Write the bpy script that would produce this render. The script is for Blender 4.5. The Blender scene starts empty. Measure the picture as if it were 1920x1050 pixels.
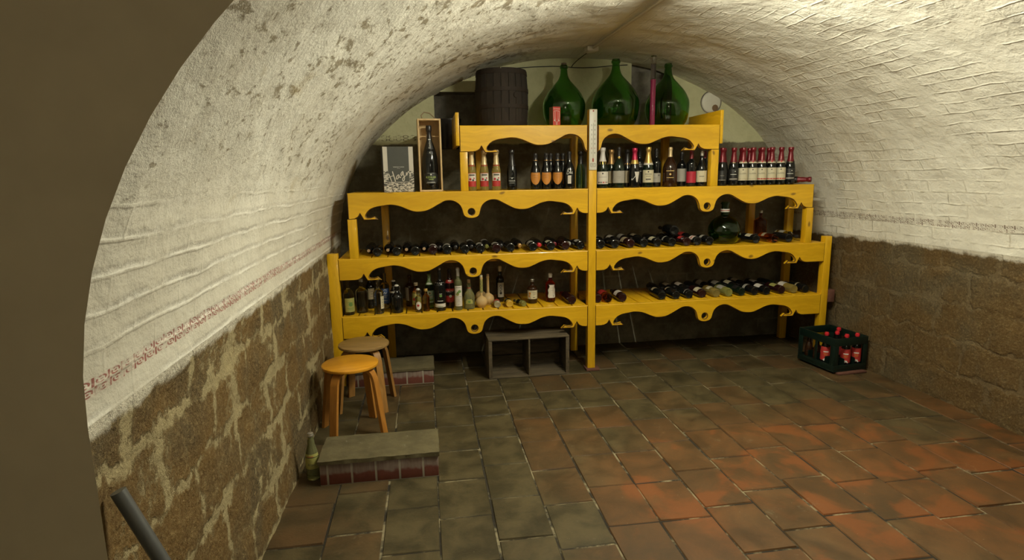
import bpy, math, random
from mathutils import Vector, Matrix, noise
R = math.radians
PI = math.pi
random.seed(7)
scn = bpy.context.scene
COL = scn.collection

# ------------------------------------------------------------------ camera
cam_d = bpy.data.cameras.new('camera')
cam = bpy.data.objects.new('camera', cam_d)
COL.objects.link(cam)
cam_d.sensor_width = 36.0
cam_d.lens = 1090.0 / 1920.0 * 36.0
cam_d.clip_start = 0.05
def nrm(v): return v / v.length
F = 1090.0
dY = nrm(Vector((797 - 960, 334 - 525, F)))
dX = Vector((8900 - 960, 200 - 525, F)); dX = nrm(dX - dX.dot(dY) * dY)
dZ = dX.cross(dY)
if dZ.y > 0: dZ = -dZ
RC = Matrix((dX, dY, dZ))                       # camera image axes -> room axes
rt, up, bk = RC @ Vector((1, 0, 0)), RC @ Vector((0, -1, 0)), RC @ Vector((0, 0, -1))
m3 = Matrix((rt, up, bk)).transposed()
cam.matrix_world = Matrix.Translation((0, 0, 1.56)) @ m3.to_4x4()
scn.camera = cam

# ------------------------------------------------------------------ world, exposure
w = bpy.data.worlds.new('world'); scn.world = w
w.use_nodes = True
w.node_tree.nodes['Background'].inputs[0].default_value = (0.02, 0.018, 0.014, 1)
w.node_tree.nodes['Background'].inputs[1].default_value = 0.05
scn.view_settings.view_transform = 'Standard'
scn.view_settings.look = 'None'
scn.view_settings.gamma = 1.0
scn.view_settings.use_curve_mapping = False
scn.view_settings.exposure = 0.0
scn.cycles.use_denoising = True
scn.cycles.max_bounces = 10
scn.cycles.diffuse_bounces = 4
scn.cycles.transmission_bounces = 8
scn.cycles.sample_clamp_indirect = 4.0
LAMP_STRENGTH = 600.0
ENTRY_FILL_STRENGTH = 50.0
LAMP_COLOR = (1.0, 0.955, 0.76)

# ------------------------------------------------------------------ material helpers
class G:
    def __init__(s, name):
        s.m = bpy.data.materials.new(name); s.m.use_nodes = True
        s.nt = s.m.node_tree; s.b = s.nt.nodes['Principled BSDF']
    def n(s, t, **kw):
        nd = s.nt.nodes.new(t)
        for k, v in kw.items(): setattr(nd, k, v)
        return nd
    def put(s, sock, v):
        if hasattr(v, 'is_output'): s.nt.links.new(v, sock)
        else:
            if isinstance(v, tuple) and len(v) == 3 and sock.type == 'RGBA': v = v + (1,)
            sock.default_value = v
    def obj(s):
        return s.n('ShaderNodeTexCoord').outputs['Object']
    def uv(s):
        return s.n('ShaderNodeTexCoord').outputs['UV']
    def attr(s, name):
        return s.n('ShaderNodeAttribute', attribute_name=name).outputs['Fac']
    def rnd(s):
        return s.n('ShaderNodeObjectInfo').outputs['Random']
    def scale(s, v, sc, loc=(0, 0, 0), rot=(0, 0, 0)):
        m = s.n('ShaderNodeMapping'); s.put(m.inputs['Vector'], v)
        m.inputs['Scale'].default_value = sc; m.inputs['Rotation'].default_value = rot
        s.put(m.inputs['Location'], loc); return m.outputs[0]
    def noise(s, v, sc, det=4.0, rough=.55, dist=0.0):
        t = s.n('ShaderNodeTexNoise'); s.put(t.inputs['Vector'], v)
        t.inputs['Scale'].default_value = sc; t.inputs['Detail'].default_value = det
        t.inputs['Roughness'].default_value = rough; t.inputs['Distortion'].default_value = dist
        return t.outputs[0]
    def noisec(s, v, sc, det=2.0):
        t = s.n('ShaderNodeTexNoise'); s.put(t.inputs['Vector'], v)
        t.inputs['Scale'].default_value = sc; t.inputs['Detail'].default_value = det
        return t.outputs[1]
    def math(s, op, a, b=0.0, c=None, clamp=False):
        t = s.n('ShaderNodeMath', operation=op, use_clamp=clamp)
        s.put(t.inputs[0], a); s.put(t.inputs[1], b)
        if c is not None: s.put(t.inputs[2], c)
        return t.outputs[0]
    def vmath(s, op, a, b):
        t = s.n('ShaderNodeVectorMath', operation=op)
        s.put(t.inputs[0], a); s.put(t.inputs[1], b); return t.outputs[0]
    def vscale(s, a, f):
        t = s.n('ShaderNodeVectorMath', operation='SCALE')
        s.put(t.inputs[0], a); s.put(t.inputs['Scale'], f); return t.outputs[0]
    def sep(s, v):
        t = s.n('ShaderNodeSeparateXYZ'); s.put(t.inputs[0], v); return t.outputs
    def comb(s, x, y, z=0.0):
        t = s.n('ShaderNodeCombineXYZ'); s.put(t.inputs[0], x); s.put(t.inputs[1], y); s.put(t.inputs[2], z); return t.outputs[0]
    def sm(s, v, a, b):                        # smooth step from a to b
        t = s.n('ShaderNodeMapRange', interpolation_type='SMOOTHSTEP')
        s.put(t.inputs[0], v); t.inputs[1].default_value = a; t.inputs[2].default_value = b
        return t.outputs[0]
    def mix(s, f, a, b, bt='MIX'):
        t = s.n('ShaderNodeMix', data_type='RGBA', blend_type=bt)
        s.put(t.inputs[0], f); s.put(t.inputs[6], a); s.put(t.inputs[7], b); return t.outputs[2]
    def bump(s, h, strength=.5, dist=.01, normal=None):
        t = s.n('ShaderNodeBump'); s.put(t.inputs['Height'], h)
        t.inputs['Strength'].default_value = strength; t.inputs['Distance'].default_value = dist
        if normal is not None: s.put(t.inputs['Normal'], normal)
        s.put(s.b.inputs['Normal'], t.outputs[0]); return t.outputs[0]
    def brick(s, v, bw, rh, ms, smooth=.1, offset=.5):
        t = s.n('ShaderNodeTexBrick', offset=offset); s.put(t.inputs['Vector'], v)
        t.inputs['Scale'].default_value = 1.0; t.inputs['Mortar Size'].default_value = ms
        t.inputs['Mortar Smooth'].default_value = smooth; t.inputs['Bias'].default_value = 0
        t.inputs['Brick Width'].default_value = bw; t.inputs['Row Height'].default_value = rh
        t.inputs['Color1'].default_value = (0, 0, 0, 1); t.inputs['Color2'].default_value = (1, 1, 1, 1)
        t.inputs['Mortar'].default_value = (.5, .5, .5, 1)
        return t.outputs[0], t.outputs[1]
    def done(s, col=None, rough=.6, spec=None, coat=None, metal=None):
        if col is not None: s.put(s.b.inputs['Base Color'], col)
        s.put(s.b.inputs['Roughness'], rough)
        if spec is not None: s.b.inputs['Specular IOR Level'].default_value = spec
        if coat is not None:
            s.b.inputs['Coat Weight'].default_value = coat; s.b.inputs['Coat Roughness'].default_value = .08
        if metal is not None: s.b.inputs['Metallic'].default_value = metal
        return s.m

def plain(name, col, rough=.6, var=.12, sc=30, **kw):
    g = G(name)
    f = g.noise(g.obj(), sc, 3)
    lo = tuple(c * (1 - var) for c in col); hi = tuple(min(1, c * (1 + var)) for c in col)
    return g.done(g.mix(f, lo, hi), rough, **kw)

def glass(name, col, rough=.03, ior=1.42, trans=1.0):
    g = G(name)
    f = g.noise(g.obj(), 18, 2)
    c = g.mix(f, tuple(x * .92 for x in col), col)
    g.b.inputs['Transmission Weight'].default_value = trans
    g.b.inputs['IOR'].default_value = ior
    return g.done(c, rough)

def dark_glass(name, col, rough=.07):
    g = G(name)
    d = g.noise(g.obj(), 60, 4)
    g.put(g.b.inputs['Roughness'], g.math('MULTIPLY_ADD', d, .10, rough - .03))
    f = g.noise(g.obj(), 9, 2)
    g.put(g.b.inputs['Base Color'], g.mix(f, tuple(x * .7 for x in col), col))
    g.b.inputs['IOR'].default_value = 1.5
    return g.m

def wood(name, axis, c1, c2, rough=.38, knots=True, coat=.25, kn=(.10, .04, .01)):
    g = G(name)
    sc = {'x': (1.2, 14, 14), 'y': (14, 1.2, 14), 'z': (14, 14, 1.2)}[axis]
    o = g.obj()
    off = g.vscale(g.comb(g.rnd(), g.rnd(), g.rnd()), 9.0)
    p = g.vmath('ADD', o, off)
    pw = g.vmath('ADD', p, g.vscale(g.noisec(p, 3.0), .12))
    grain = g.noise(g.scale(pw, sc), 2.2, 6, .6, .6)
    broad = g.noise(g.scale(p, tuple(.25 * x for x in sc)), 1.4, 2)
    c = g.mix(g.sm(grain, .32, .72), tuple(x * .90 for x in c1), c2)
    c = g.mix(g.math('MULTIPLY', g.sm(broad, .45, .72), .55), c, tuple(x * .72 for x in c1))
    if knots:
        v = g.n('ShaderNodeTexVoronoi', voronoi_dimensions='2D'); v.inputs['Scale'].default_value = 1.0
        ps = g.sep(pw)
        g.put(v.inputs['Vector'], {'x': g.comb(g.math('MULTIPLY', ps[0], 2.0), g.math('MULTIPLY', ps[2], 4.2)), 'y': g.comb(g.math('MULTIPLY', ps[1], 2.0), g.math('MULTIPLY', ps[0], 4.2)), 'z': g.comb(g.math('MULTIPLY', ps[2], 2.0), g.math('MULTIPLY', ps[0], 4.2))}[axis])
        k = g.math('SUBTRACT', 1.0, g.sm(v.outputs[0], .018, .060))
        c = g.mix(g.math('MULTIPLY', k, .75), c, kn)
    g.bump(grain, .08, .002)
    return g.done(c, rough, coat=coat)

YEL1, YEL2 = (.74, .41, .008), (.80, .47, .014)
M = {}
for ax in 'xyz':
    M['pine_' + ax] = wood('varnished_pine_' + ax, ax, YEL1, YEL2)
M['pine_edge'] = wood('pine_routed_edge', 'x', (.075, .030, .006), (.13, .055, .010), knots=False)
M['pine_light'] = wood('pale_softwood', 'z', (.62, .43, .20), (.72, .52, .27), rough=.6, coat=0)
M['grey_wood'] = wood('weathered_wood', 'x', (.066, .049, .027), (.125, .094, .051), rough=.8, coat=0, kn=(.05, .035, .02))
M['stool_orange'] = wood('orange_lacquered_birch', 'x', (.66, .29, .018), (.72, .34, .026), rough=.3, knots=False)
M['stool_leg'] = wood('laminated_birch', 'z', (.38, .155, .024), (.47, .205, .036), rough=.4, knots=False)
M['stool_brown'] = wood('worn_birch', 'x', (.26, .160, .055), (.36, .225, .080), rough=.5, knots=False)
M['stool_leg_brown'] = wood('worn_laminated_birch', 'z', (.30, .145, .032), (.40, .20, .048), rough=.45, knots=False)
M['barrel'] = wood('old_barrel_oak', 'z', (.014, .0095, .0055), (.028, .019, .011), rough=.9, coat=0, knots=False)
M['hoop'] = plain('rusty_hoop_iron', (.022, .015, .010), .75, .3, 40, spec=.25)
M['black'] = dark_glass('near_black_glass', (.006, .007, .007))
M['dark_green'] = dark_glass('dark_green_glass', (.006, .014, .008))
M['dark_red'] = dark_glass('dark_red_glass', (.022, .006, .006))
M['dark_brown'] = dark_glass('dark_brown_glass', (.030, .012, .005))
M['clear'] = glass('clear_glass', (.80, .82, .70))
M['amber'] = glass('amber_liquor', (.80, .38, .12))
M['lemon'] = glass('pale_yellow_wine', (.64, .50, .14), .06, 1.38, .72)
M['olive'] = glass('pale_green_wine', (.50, .50, .14), .06, 1.38, .65)
M['rose'] = glass('rose_wine', (.80, .20, .10))
M['roseold'] = glass('old_rose_wine', (.42, .13, .07))
M['redglass'] = glass('red_liquor', (.75, .06, .04))
M['tallgreen'] = glass('green_bottle_glass', (.20, .48, .28))
M['liqgreen'] = glass('greenish_liquor', (.42, .44, .22), .05, 1.36, .75)
M['frost'] = plain('frosted_glass', (.30, .26, .15), .35, .15, 40)
M['honey'] = plain('honey_liquor', (.52, .33, .045), .15, .2, 30)
M['cream'] = plain('creamy_liquor', (.55, .38, .17), .08, .08, 20)
M['demijohn'] = glass('demijohn_green_glass', (.26, .57, .19), .02, 1.45)
M['smalljohn'] = glass('small_demijohn_glass', (.16, .40, .15), .03, 1.45)
M['white'] = plain('label_paper_white', (.62, .58, .50), .6, .06)
M['creamlab'] = plain('label_paper_cream', (.55, .50, .34), .6, .06)
M['greylab'] = plain('label_paper_grey', (.34, .32, .27), .6, .06)
M['tanlab'] = plain('label_paper_tan', (.34, .28, .17), .6, .10)
M['yelgreen'] = plain('label_yellow_green', (.32, .31, .085), .6, .2, 90)
M['ink'] = plain('printing_ink', (.06, .05, .045), .6)
M['ink_green'] = plain('green_ink', (.12, .22, .05), .6)
M['ink_white'] = plain('white_ink', (.62, .62, .56), .5)
M['ink_gold'] = plain('gold_ink', (.55, .40, .14), .4)
M['ink_lime'] = plain('lime_ink', (.45, .58, .16), .5)
M['blacklab'] = plain('label_black', (.012, .012, .011), .45)
M['redlab'] = plain('label_red', (.40, .028, .025), .5)
M['crimson'] = plain('label_crimson', (.38, .012, .032), .5)
M['orange'] = plain('label_orange', (.50, .20, .028), .5)
M['blue'] = plain('label_blue', (.06, .11, .28), .5, .3)
M['palegreen'] = plain('label_pale_green', (.30, .50, .40), .5, .3, 60)
M['gold'] = plain('gold_foil', (.62, .42, .12), .32, .1, 40, metal=.7)
M['bronze'] = plain('bronze_foil', (.40, .24, .09), .38, .1, 40, metal=.6)
M['redfoil'] = plain('red_foil', (.15, .008, .014), .33, .2, 40, metal=.2)
M['pinkfoil'] = plain('pink_foil', (.40, .015, .06), .35, .1, 40, metal=.4)
M['whitefoil'] = plain('white_foil', (.66, .63, .60), .38, .08, 40)
M['silver'] = plain('silver_foil', (.55, .54, .50), .3, .1, 40, metal=.8)
M['blackfoil'] = plain('black_foil', (.014, .012, .012), .34, .2, 40)
M['paleneck'] = plain('champagne_foil', (.62, .48, .26), .36, .1, 40, metal=.4)
M['cork'] = plain('cork', (.42, .28, .15), .8, .25, 120)
M['corkdark'] = plain('dark_cork', (.10, .07, .04), .85, .25, 120)
M['capred'] = plain('red_plastic_cap', (.55, .02, .03), .4, .1)
M['ceramic'] = plain('white_ceramic_stopper', (.66, .64, .58), .3, .05)
M['wire'] = plain('steel_wire', (.35, .34, .31), .35, .2, 60, metal=.8)
M['crate_green'] = plain('dark_green_plastic', (.0022, .0105, .0068), .42, .15, 20)
M['rope'] = plain('jute_rope', (.22, .16, .09), .9, .3, 200)
M['cable'] = plain('black_cable', (.012, .011, .010), .6, .2)
M['pvc'] = plain('painted_conduit', (.50, .46, .36), .6, .1)
M['pipe'] = plain('grey_metal_pipe', (.16, .17, .17), .35, .1, 20, metal=.5)
M['thermo'] = plain('thermometer_enamel', (.66, .64, .54), .4, .05)
M['redmark'] = plain('red_paint_mark', (.38, .05, .03), .5, .1)
M['carton_red'] = plain('red_carton', (.50, .045, .03), .55, .1)
M['carton_side'] = plain('brown_carton', (.17, .10, .05), .7, .1)
M['carton_grey'] = plain('charcoal_carton', (.050, .052, .042), .6, .1)
M['carton_dark'] = plain('dark_carton', (.018, .016, .013), .6, .1)
M['carton_white'] = plain('white_carton', (.56, .52, .44), .6, .05)
M['magenta'] = plain('magenta_sweets', (.50, .045, .18), .3, .35, 110)
M['tubeclear'] = glass('clear_plastic_tube', (.85, .80, .80), .05, 1.2)
M['redbrick'] = plain('old_red_brick', (.11, .042, .026), .85, .35, 45)

def cover_print():
    g = G('vineyard_drawing')
    o = g.obj()
    a = g.noise(g.scale(o, (60, 60, 150)), 1.0, 3, .7)
    return g.done(g.mix(g.sm(a, .46, .52), (.03, .03, .026), (.56, .52, .44)), .6)
M['drawing'] = cover_print()

def brick_mat():
    g = G('whitewashed_header_bricks')
    o = g.obj()
    f, mort = g.brick(g.scale(o, (1, 1, 1), (.02, 0, 0), (R(90), 0, 0)), .122, .30, .006, .2, 0.0)
    s = g.sep(o)
    n1 = g.noise(o, 22, 4)
    red = g.mix(n1, (.105, .028, .017), (.165, .048, .028))
    wht = g.mix(g.noise(g.scale(o, (90, 90, 6)), 1, 3), (.10, .07, .055), (.34, .30, .25))
    up_ = g.sm(g.math('ADD', s[2], g.math('MULTIPLY', g.noise(o, 14, 3), .07)), .085, .105)
    c = g.mix(g.math('MULTIPLY', up_, .7), red, wht)
    c = g.mix(mort, c, (.30, .27, .21))
    g.bump(g.math('MULTIPLY_ADD', mort, -1.0, g.math('MULTIPLY', n1, .5)), .6, .008)
    return g.done(c, .85)
M['plinth_brick'] = brick_mat()

def concrete(name, a, b):
    g = G(name)
    o = g.obj()
    n1 = g.noise(o, 7, 6, .65); n2 = g.noise(o, 60, 4)
    c = g.mix(g.sm(n1, .3, .7), a, b)
    c = g.mix(g.math('MULTIPLY', g.sm(g.noise(o, 26, 5, .7), .62, .75), .5), c, (.25, .23, .17))
    g.bump(g.math('ADD', n1, g.math('MULTIPLY', n2, .5)), .35, .01)
    return g.done(c, .9)
M['slab'] = concrete('mossy_concrete', (.074, .061, .027), (.128, .106, .050))

def vault_mat():
    g = G('whitewashed_vault')
    uv = g.uv(); s = g.sep(uv)                     # x = along the cellar, y = arc length from the left springing
    o = g.obj()
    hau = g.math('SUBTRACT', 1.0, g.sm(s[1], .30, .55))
    amp = g.math('MULTIPLY_ADD', hau, -.035, .055)
    wob = g.vscale(g.vmath('SUBTRACT', g.noisec(o, 4.0, 4), (.5, .5, .5)), amp)
    bv = g.vmath('ADD', uv, wob)
    bc, mort = g.brick(bv, .27, .080, .008, .8)
    fine = g.noise(o, 45, 5, .65)
    med = g.noise(o, 9, 5, .6)
    strk = g.noise(g.scale(uv, (9, 17, 1), (0, 0, 0), (0, 0, .7)), 1.0, 7, .70, .25)
    crust = g.noise(o, 13, 8, .74)
    # left haunch: rough lime plaster ; elsewhere whitewashed brick courses
    plaster = g.math('MULTIPLY', g.sm(s[1], .36, .62), g.math('SUBTRACT', 1.0, g.sm(s[1], 2.0, 2.7)))
    soft = g.math('MULTIPLY', g.sm(g.noise(o, 3.6, 5, .65), .42, .64), g.math('SUBTRACT', 1.0, g.math('MULTIPLY', plaster, .9)))
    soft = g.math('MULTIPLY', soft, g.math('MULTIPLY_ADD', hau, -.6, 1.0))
    lap = g.math('MULTIPLY', g.math('SUBTRACT', 1.0, mort), soft)
    h = g.math('ADD', g.math('MULTIPLY', lap, .27), g.math('ADD', g.math('MULTIPLY', med, .9), g.math('MULTIPLY', fine, .25)))
    h = g.math('ADD', h, g.math('MULTIPLY', g.math('MULTIPLY', crust, plaster), 1.7))
    c = g.mix(g.sm(g.noise(o, 2.2, 4), .3, .7), (.62, .59, .49), (.72, .70, .60))
    c = g.mix(g.math('MULTIPLY', g.sm(g.noise(o, 4.5, 5, .6), .55, .72), .35), c, (.46, .42, .32))
    # light on the ledges painted in: course tops whiter, faces below greyer
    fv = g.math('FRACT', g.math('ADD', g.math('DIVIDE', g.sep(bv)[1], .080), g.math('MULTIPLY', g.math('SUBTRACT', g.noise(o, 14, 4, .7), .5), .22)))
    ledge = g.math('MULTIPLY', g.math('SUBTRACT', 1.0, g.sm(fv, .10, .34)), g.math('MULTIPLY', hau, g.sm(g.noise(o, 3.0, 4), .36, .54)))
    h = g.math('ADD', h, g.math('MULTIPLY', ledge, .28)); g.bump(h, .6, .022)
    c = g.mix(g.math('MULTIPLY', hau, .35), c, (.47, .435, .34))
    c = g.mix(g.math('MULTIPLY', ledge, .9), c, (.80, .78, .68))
    # flaked places in the plaster
    fl = g.math('MULTIPLY', g.sm(g.math('ADD', strk, g.math('ADD', g.math('MULTIPLY', g.math('SUBTRACT', g.noise(o, 2.6, 3), .5), .45), g.math('MULTIPLY', g.sm(s[1], .7, 1.8), .045))), .575, .66), plaster)
    c = g.mix(g.math('MULTIPLY', fl, .9), c, (.23, .19, .115))
    fl2 = g.math('MULTIPLY', g.sm(g.math('ADD', g.noise(g.scale(uv, (20, 34, 1), (3, 5, 0), (0, 0, .7)), 1.0, 5, .65), g.math('MULTIPLY', g.math('SUBTRACT', g.noise(o, 1.7, 3), .5), .55)), .60, .69), plaster)
    c = g.mix(g.math('MULTIPLY', fl2, .8), c, (.22, .18, .11))
    grey = g.sm(g.noise(g.scale(uv, (5, 9, 1), (9, 2, 0), (0, 0, .7)), 1.0, 6, .68), .50, .66)
    c = g.mix(g.math('MULTIPLY', g.math('MULTIPLY', grey, plaster), .30), c, (.40, .36, .27))
    # ochre damp stains, upper left and a drip line
    st = g.sm(g.noise(g.scale(uv, (2.0, 3.0, 1), (3.1, 1.3, 0)), 1.6, 4, .6), .62, .72)
    c = g.mix(g.math('MULTIPLY', g.math('MULTIPLY', st, g.math('SUBTRACT', 1.0, g.sm(s[1], 1.8, 2.6))), .35), c, (.34, .26, .12))
    drip = g.math('ABSOLUTE', g.math('SUBTRACT', g.math('ADD', s[0], g.math('MULTIPLY', g.math('SUBTRACT', g.noise(uv, 6, 3), .5), .08)), 3.98))
    dr = g.math('MULTIPLY', g.math('SUBTRACT', 1.0, g.sm(drip, .012, .035)), g.math('MULTIPLY', plaster, g.sm(g.noise(o, 11, 3), .46, .56)))
    c = g.mix(g.math('MULTIPLY', dr, .8), c, (.22, .15, .06))
    # earth-coloured mortar lines show where the brick joints open on the right
    c = g.mix(g.math('MULTIPLY', g.math('MULTIPLY', mort, g.sm(s[1], 4.3, 5.0)), g.math('MULTIPLY', g.sm(med, .45, .6), .4)), c, (.30, .26, .18))
    # stencilled border
    def stencil(c, v0, v1, col, amt):
        vv = g.math('DIVIDE', g.math('SUBTRACT', s[1], v0), v1 - v0)
        inb = g.math('MULTIPLY', g.math('GREATER_THAN', vv, 0.0), g.math('LESS_THAN', vv, 1.0))
        uu = g.math('MULTIPLY', s[0], 1 / .060)
        row2 = g.math('FLOOR', g.math('MULTIPLY', vv, 2.0))
        fx = g.math('SUBTRACT', g.math('FRACT', g.math('ADD', uu, g.math('MULTIPLY', row2, .18))), .5)
        fy = g.math('SUBTRACT', g.math('FRACT', g.math('MULTIPLY', vv, 2.0)), .5)
        d = g.math('SQRT', g.math('ADD', g.math('MULTIPLY', fx, g.math('MULTIPLY', fx, 1.6)), g.math('MULTIPLY', fy, g.math('MULTIPLY', fy, 1.3))))
        ring = g.math('LESS_THAN', g.math('ABSOLUTE', g.math('SUBTRACT', d, .36)), .085)
        dot = g.math('LESS_THAN', d, .12)
        bar = g.math('LESS_THAN', g.math('ABSOLUTE', g.math('SUBTRACT', g.math('ABSOLUTE', fx), .47)), .05)
        gap = g.math('GREATER_THAN', g.math('ABSOLUTE', g.math('ADD', fx, fy)), .10)
        pat = g.math('MAXIMUM', g.math('MULTIPLY', ring, gap), g.math('MAXIMUM', dot, bar))
        a = g.math('MULTIPLY', g.math('MULTIPLY', pat, inb), g.math('MULTIPLY', g.sm(g.noise(o, 30, 3), .35, .55), amt))
        c = g.mix(g.math('MULTIPLY', inb, .10), c, col)
        return g.mix(a, c, col)
    c = stencil(c, .058, .100, (.26, .055, .045), .85)
    c = stencil(c, ARC - .180, ARC - .132, (.14, .085, .06), .8)
    return g.done(c, .85, spec=.25)

def stone_mat(name, side):
    g = G(name)
    o = g.obj(); s = g.sep(o)
    yz = g.comb(s[1], s[2], 0.0)
    nz = g.vmath('SUBTRACT', g.noisec(o, 6.0, 5), (.5, .5, .5))
    sh = g.math('ADD', s[2], g.math('MULTIPLY', s[1], .0))
    p = g.vmath('ADD', g.comb(s[1], sh, 0.0), g.vscale(nz, .16))
    rag = g.noise(o, 30, 6, .74)
    bc, m1 = g.brick(p, .40, .225, .045 if side == 'l' else .030, 1.0, .42)
    patch = g.noise(g.scale(o, (1, 1, 1), (2, 5, 1)), 3.4, 4, .6)
    d = g.math('ADD', g.math('MULTIPLY', m1, .52), g.math('ADD', g.math('MULTIPLY', g.math('SUBTRACT', rag, .5), 1.7), g.math('MULTIPLY', g.math('SUBTRACT', patch, .5), 2.7)))
    mk = g.sm(d, .16, .56)
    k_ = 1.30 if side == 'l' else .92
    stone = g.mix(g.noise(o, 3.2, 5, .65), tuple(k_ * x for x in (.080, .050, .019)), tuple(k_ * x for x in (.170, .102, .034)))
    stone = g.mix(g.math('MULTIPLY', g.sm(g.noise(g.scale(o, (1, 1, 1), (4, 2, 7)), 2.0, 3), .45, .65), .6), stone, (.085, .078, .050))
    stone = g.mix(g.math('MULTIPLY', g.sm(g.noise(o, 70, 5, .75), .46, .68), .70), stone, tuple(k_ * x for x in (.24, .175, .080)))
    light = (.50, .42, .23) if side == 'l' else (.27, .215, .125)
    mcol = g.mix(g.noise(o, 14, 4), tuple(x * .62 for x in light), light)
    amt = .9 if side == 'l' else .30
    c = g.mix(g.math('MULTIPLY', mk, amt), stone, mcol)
    top = g.sm(g.math('ADD', s[2], g.math('MULTIPLY', g.math('SUBTRACT', g.noise(o, 9, 4, .65), .5), .09)), 1.012, 1.040)
    c = g.mix(top, c, (.66, .62, .50))
    h = g.math('ADD', g.math('MULTIPLY', g.noise(o, 8, 6, .7), 1.0), g.math('MULTIPLY', rag, .5))
    h = g.math('ADD', h, g.math('MULTIPLY', mk, -.25))
    g.bump(g.math('ADD', h, g.math('MULTIPLY', bc, .25)), .9, .035)
    return g.done(c, .9, spec=.2)

def back_mat():
    g = G('back_wall_plaster')
    o = g.obj(); s = g.sep(o)
    n = g.noise(o, 6, 5, .65)
    edge = g.math('ADD', s[2], g.math('MULTIPLY', g.math('SUBTRACT', g.noise(o, 8, 4, .6), .5), .05))
    c = g.mix(g.sm(n, .3, .7), (.46, .45, .265), (.54, .53, .33))
    spk = g.math('MULTIPLY', g.sm(g.noise(o, 30, 4, .7), .66, .72), g.sm(s[0], 2.2, 2.6))
    c = g.mix(spk, c, (.10, .07, .055))
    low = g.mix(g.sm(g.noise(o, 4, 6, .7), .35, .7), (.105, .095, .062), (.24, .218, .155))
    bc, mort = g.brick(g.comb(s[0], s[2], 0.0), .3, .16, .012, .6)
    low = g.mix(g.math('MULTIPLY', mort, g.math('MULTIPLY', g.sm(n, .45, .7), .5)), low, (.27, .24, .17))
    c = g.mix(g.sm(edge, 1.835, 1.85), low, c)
    vv = g.math('DIVIDE', g.math('SUBTRACT', s[2], 1.868), .05)
    inb = g.math('MULTIPLY', g.math('MULTIPLY', g.math('GREATER_THAN', vv, 0.0), g.math('LESS_THAN', vv, 1.0)), g.math('LESS_THAN', s[0], .09))
    fx = g.math('SUBTRACT', g.math('FRACT', g.math('MULTIPLY', s[0], 17.0)), .5); fy = g.math('SUBTRACT', g.math('FRACT', g.math('MULTIPLY', vv, 2.0)), .5)
    dd = g.math('SQRT', g.math('ADD', g.math('MULTIPLY', fx, fx), g.math('MULTIPLY', fy, fy)))
    rg = g.math('LESS_THAN', g.math('ABSOLUTE', g.math('SUBTRACT', dd, .36)), .10)
    c = g.mix(g.math('MULTIPLY', g.math('MULTIPLY', rg, inb), g.math('MULTIPLY', g.sm(g.noise(o, 26, 3), .40, .55), .75)), c, (.10, .075, .05))
    g.bump(g.math('ADD', n, g.math('MULTIPLY', g.noise(o, 40, 4), .3)), .5, .015)
    return g.done(c, .9, spec=.2)

def floor_mat():
    g = G('worn_clay_tiles')
    o = g.obj(); s = g.sep(o)
    t = g.attr('tone')
    big = g.noise(o, 1.6, 4, .6)
    mid = g.noise(o, 5.5, 5, .65, .3)
    fine = g.noise(o, 60, 5, .7)
    grime = g.mix(g.sm(mid, .32, .68), (.036, .029, .0125), (.086, .067, .030))
    brown = g.mix(g.sm(mid, .3, .7), (.072, .038, .0135), (.135, .062, .020))
    red = g.mix(mid, (.150, .052, .015), (.200, .070, .019))
    # clay shows through the grime where feet have polished it, mostly to the right of the way in
    way = g.math('MULTIPLY', g.sm(s[0], .35, 1.3), g.math('SUBTRACT', 1.0, g.sm(s[1], 2.7, 3.9)))
    k1 = g.math('ADD', g.math('MULTIPLY', t, .55), g.math('ADD', g.math('MULTIPLY', big, .75), g.math('MULTIPLY', way, .42)))
    c = g.mix(g.sm(k1, .55, 1.05), grime, brown)
    c = g.mix(g.math('MULTIPLY', g.sm(t, .55, 1.0), .35), c, (.042, .036, .018))
    k2 = g.math('ADD', g.math('MULTIPLY', g.noise(o, 3.1, 4, .55, .6), 1.0), g.math('ADD', g.math('MULTIPLY', way, .26), g.math('MULTIPLY', t, .10)))
    c = g.mix(g.math('MULTIPLY', g.sm(k2, .80, .93), .85), c, red)
    pale = g.math('MULTIPLY', g.sm(g.noise(o, 4.2, 6, .7), .60, .74), g.math('MULTIPLY', g.sm(fine, .42, .62), .55))
    c = g.mix(pale, c, (.22, .20, .125))
    c = g.mix(g.math('MULTIPLY', g.sm(g.noise(o, 95, 3, .6), .71, .76), .5), c, (.36, .32, .22))
    g.bump(g.math('ADD', g.math('MULTIPLY', mid, 1.2), g.math('MULTIPLY', fine, .35)), .5, .008)
    rough = g.math('MULTIPLY_ADD', mid, .30, .42)
    return g.done(c, rough, spec=.3)

def grout_mat():
    g = G('tile_grout')
    o = g.obj()
    f = g.noise(o, 5, 5, .7)
    return g.done(g.mix(g.sm(f, .47, .62), (.016, .013, .007), (.24, .205, .12)), .95)

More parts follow.
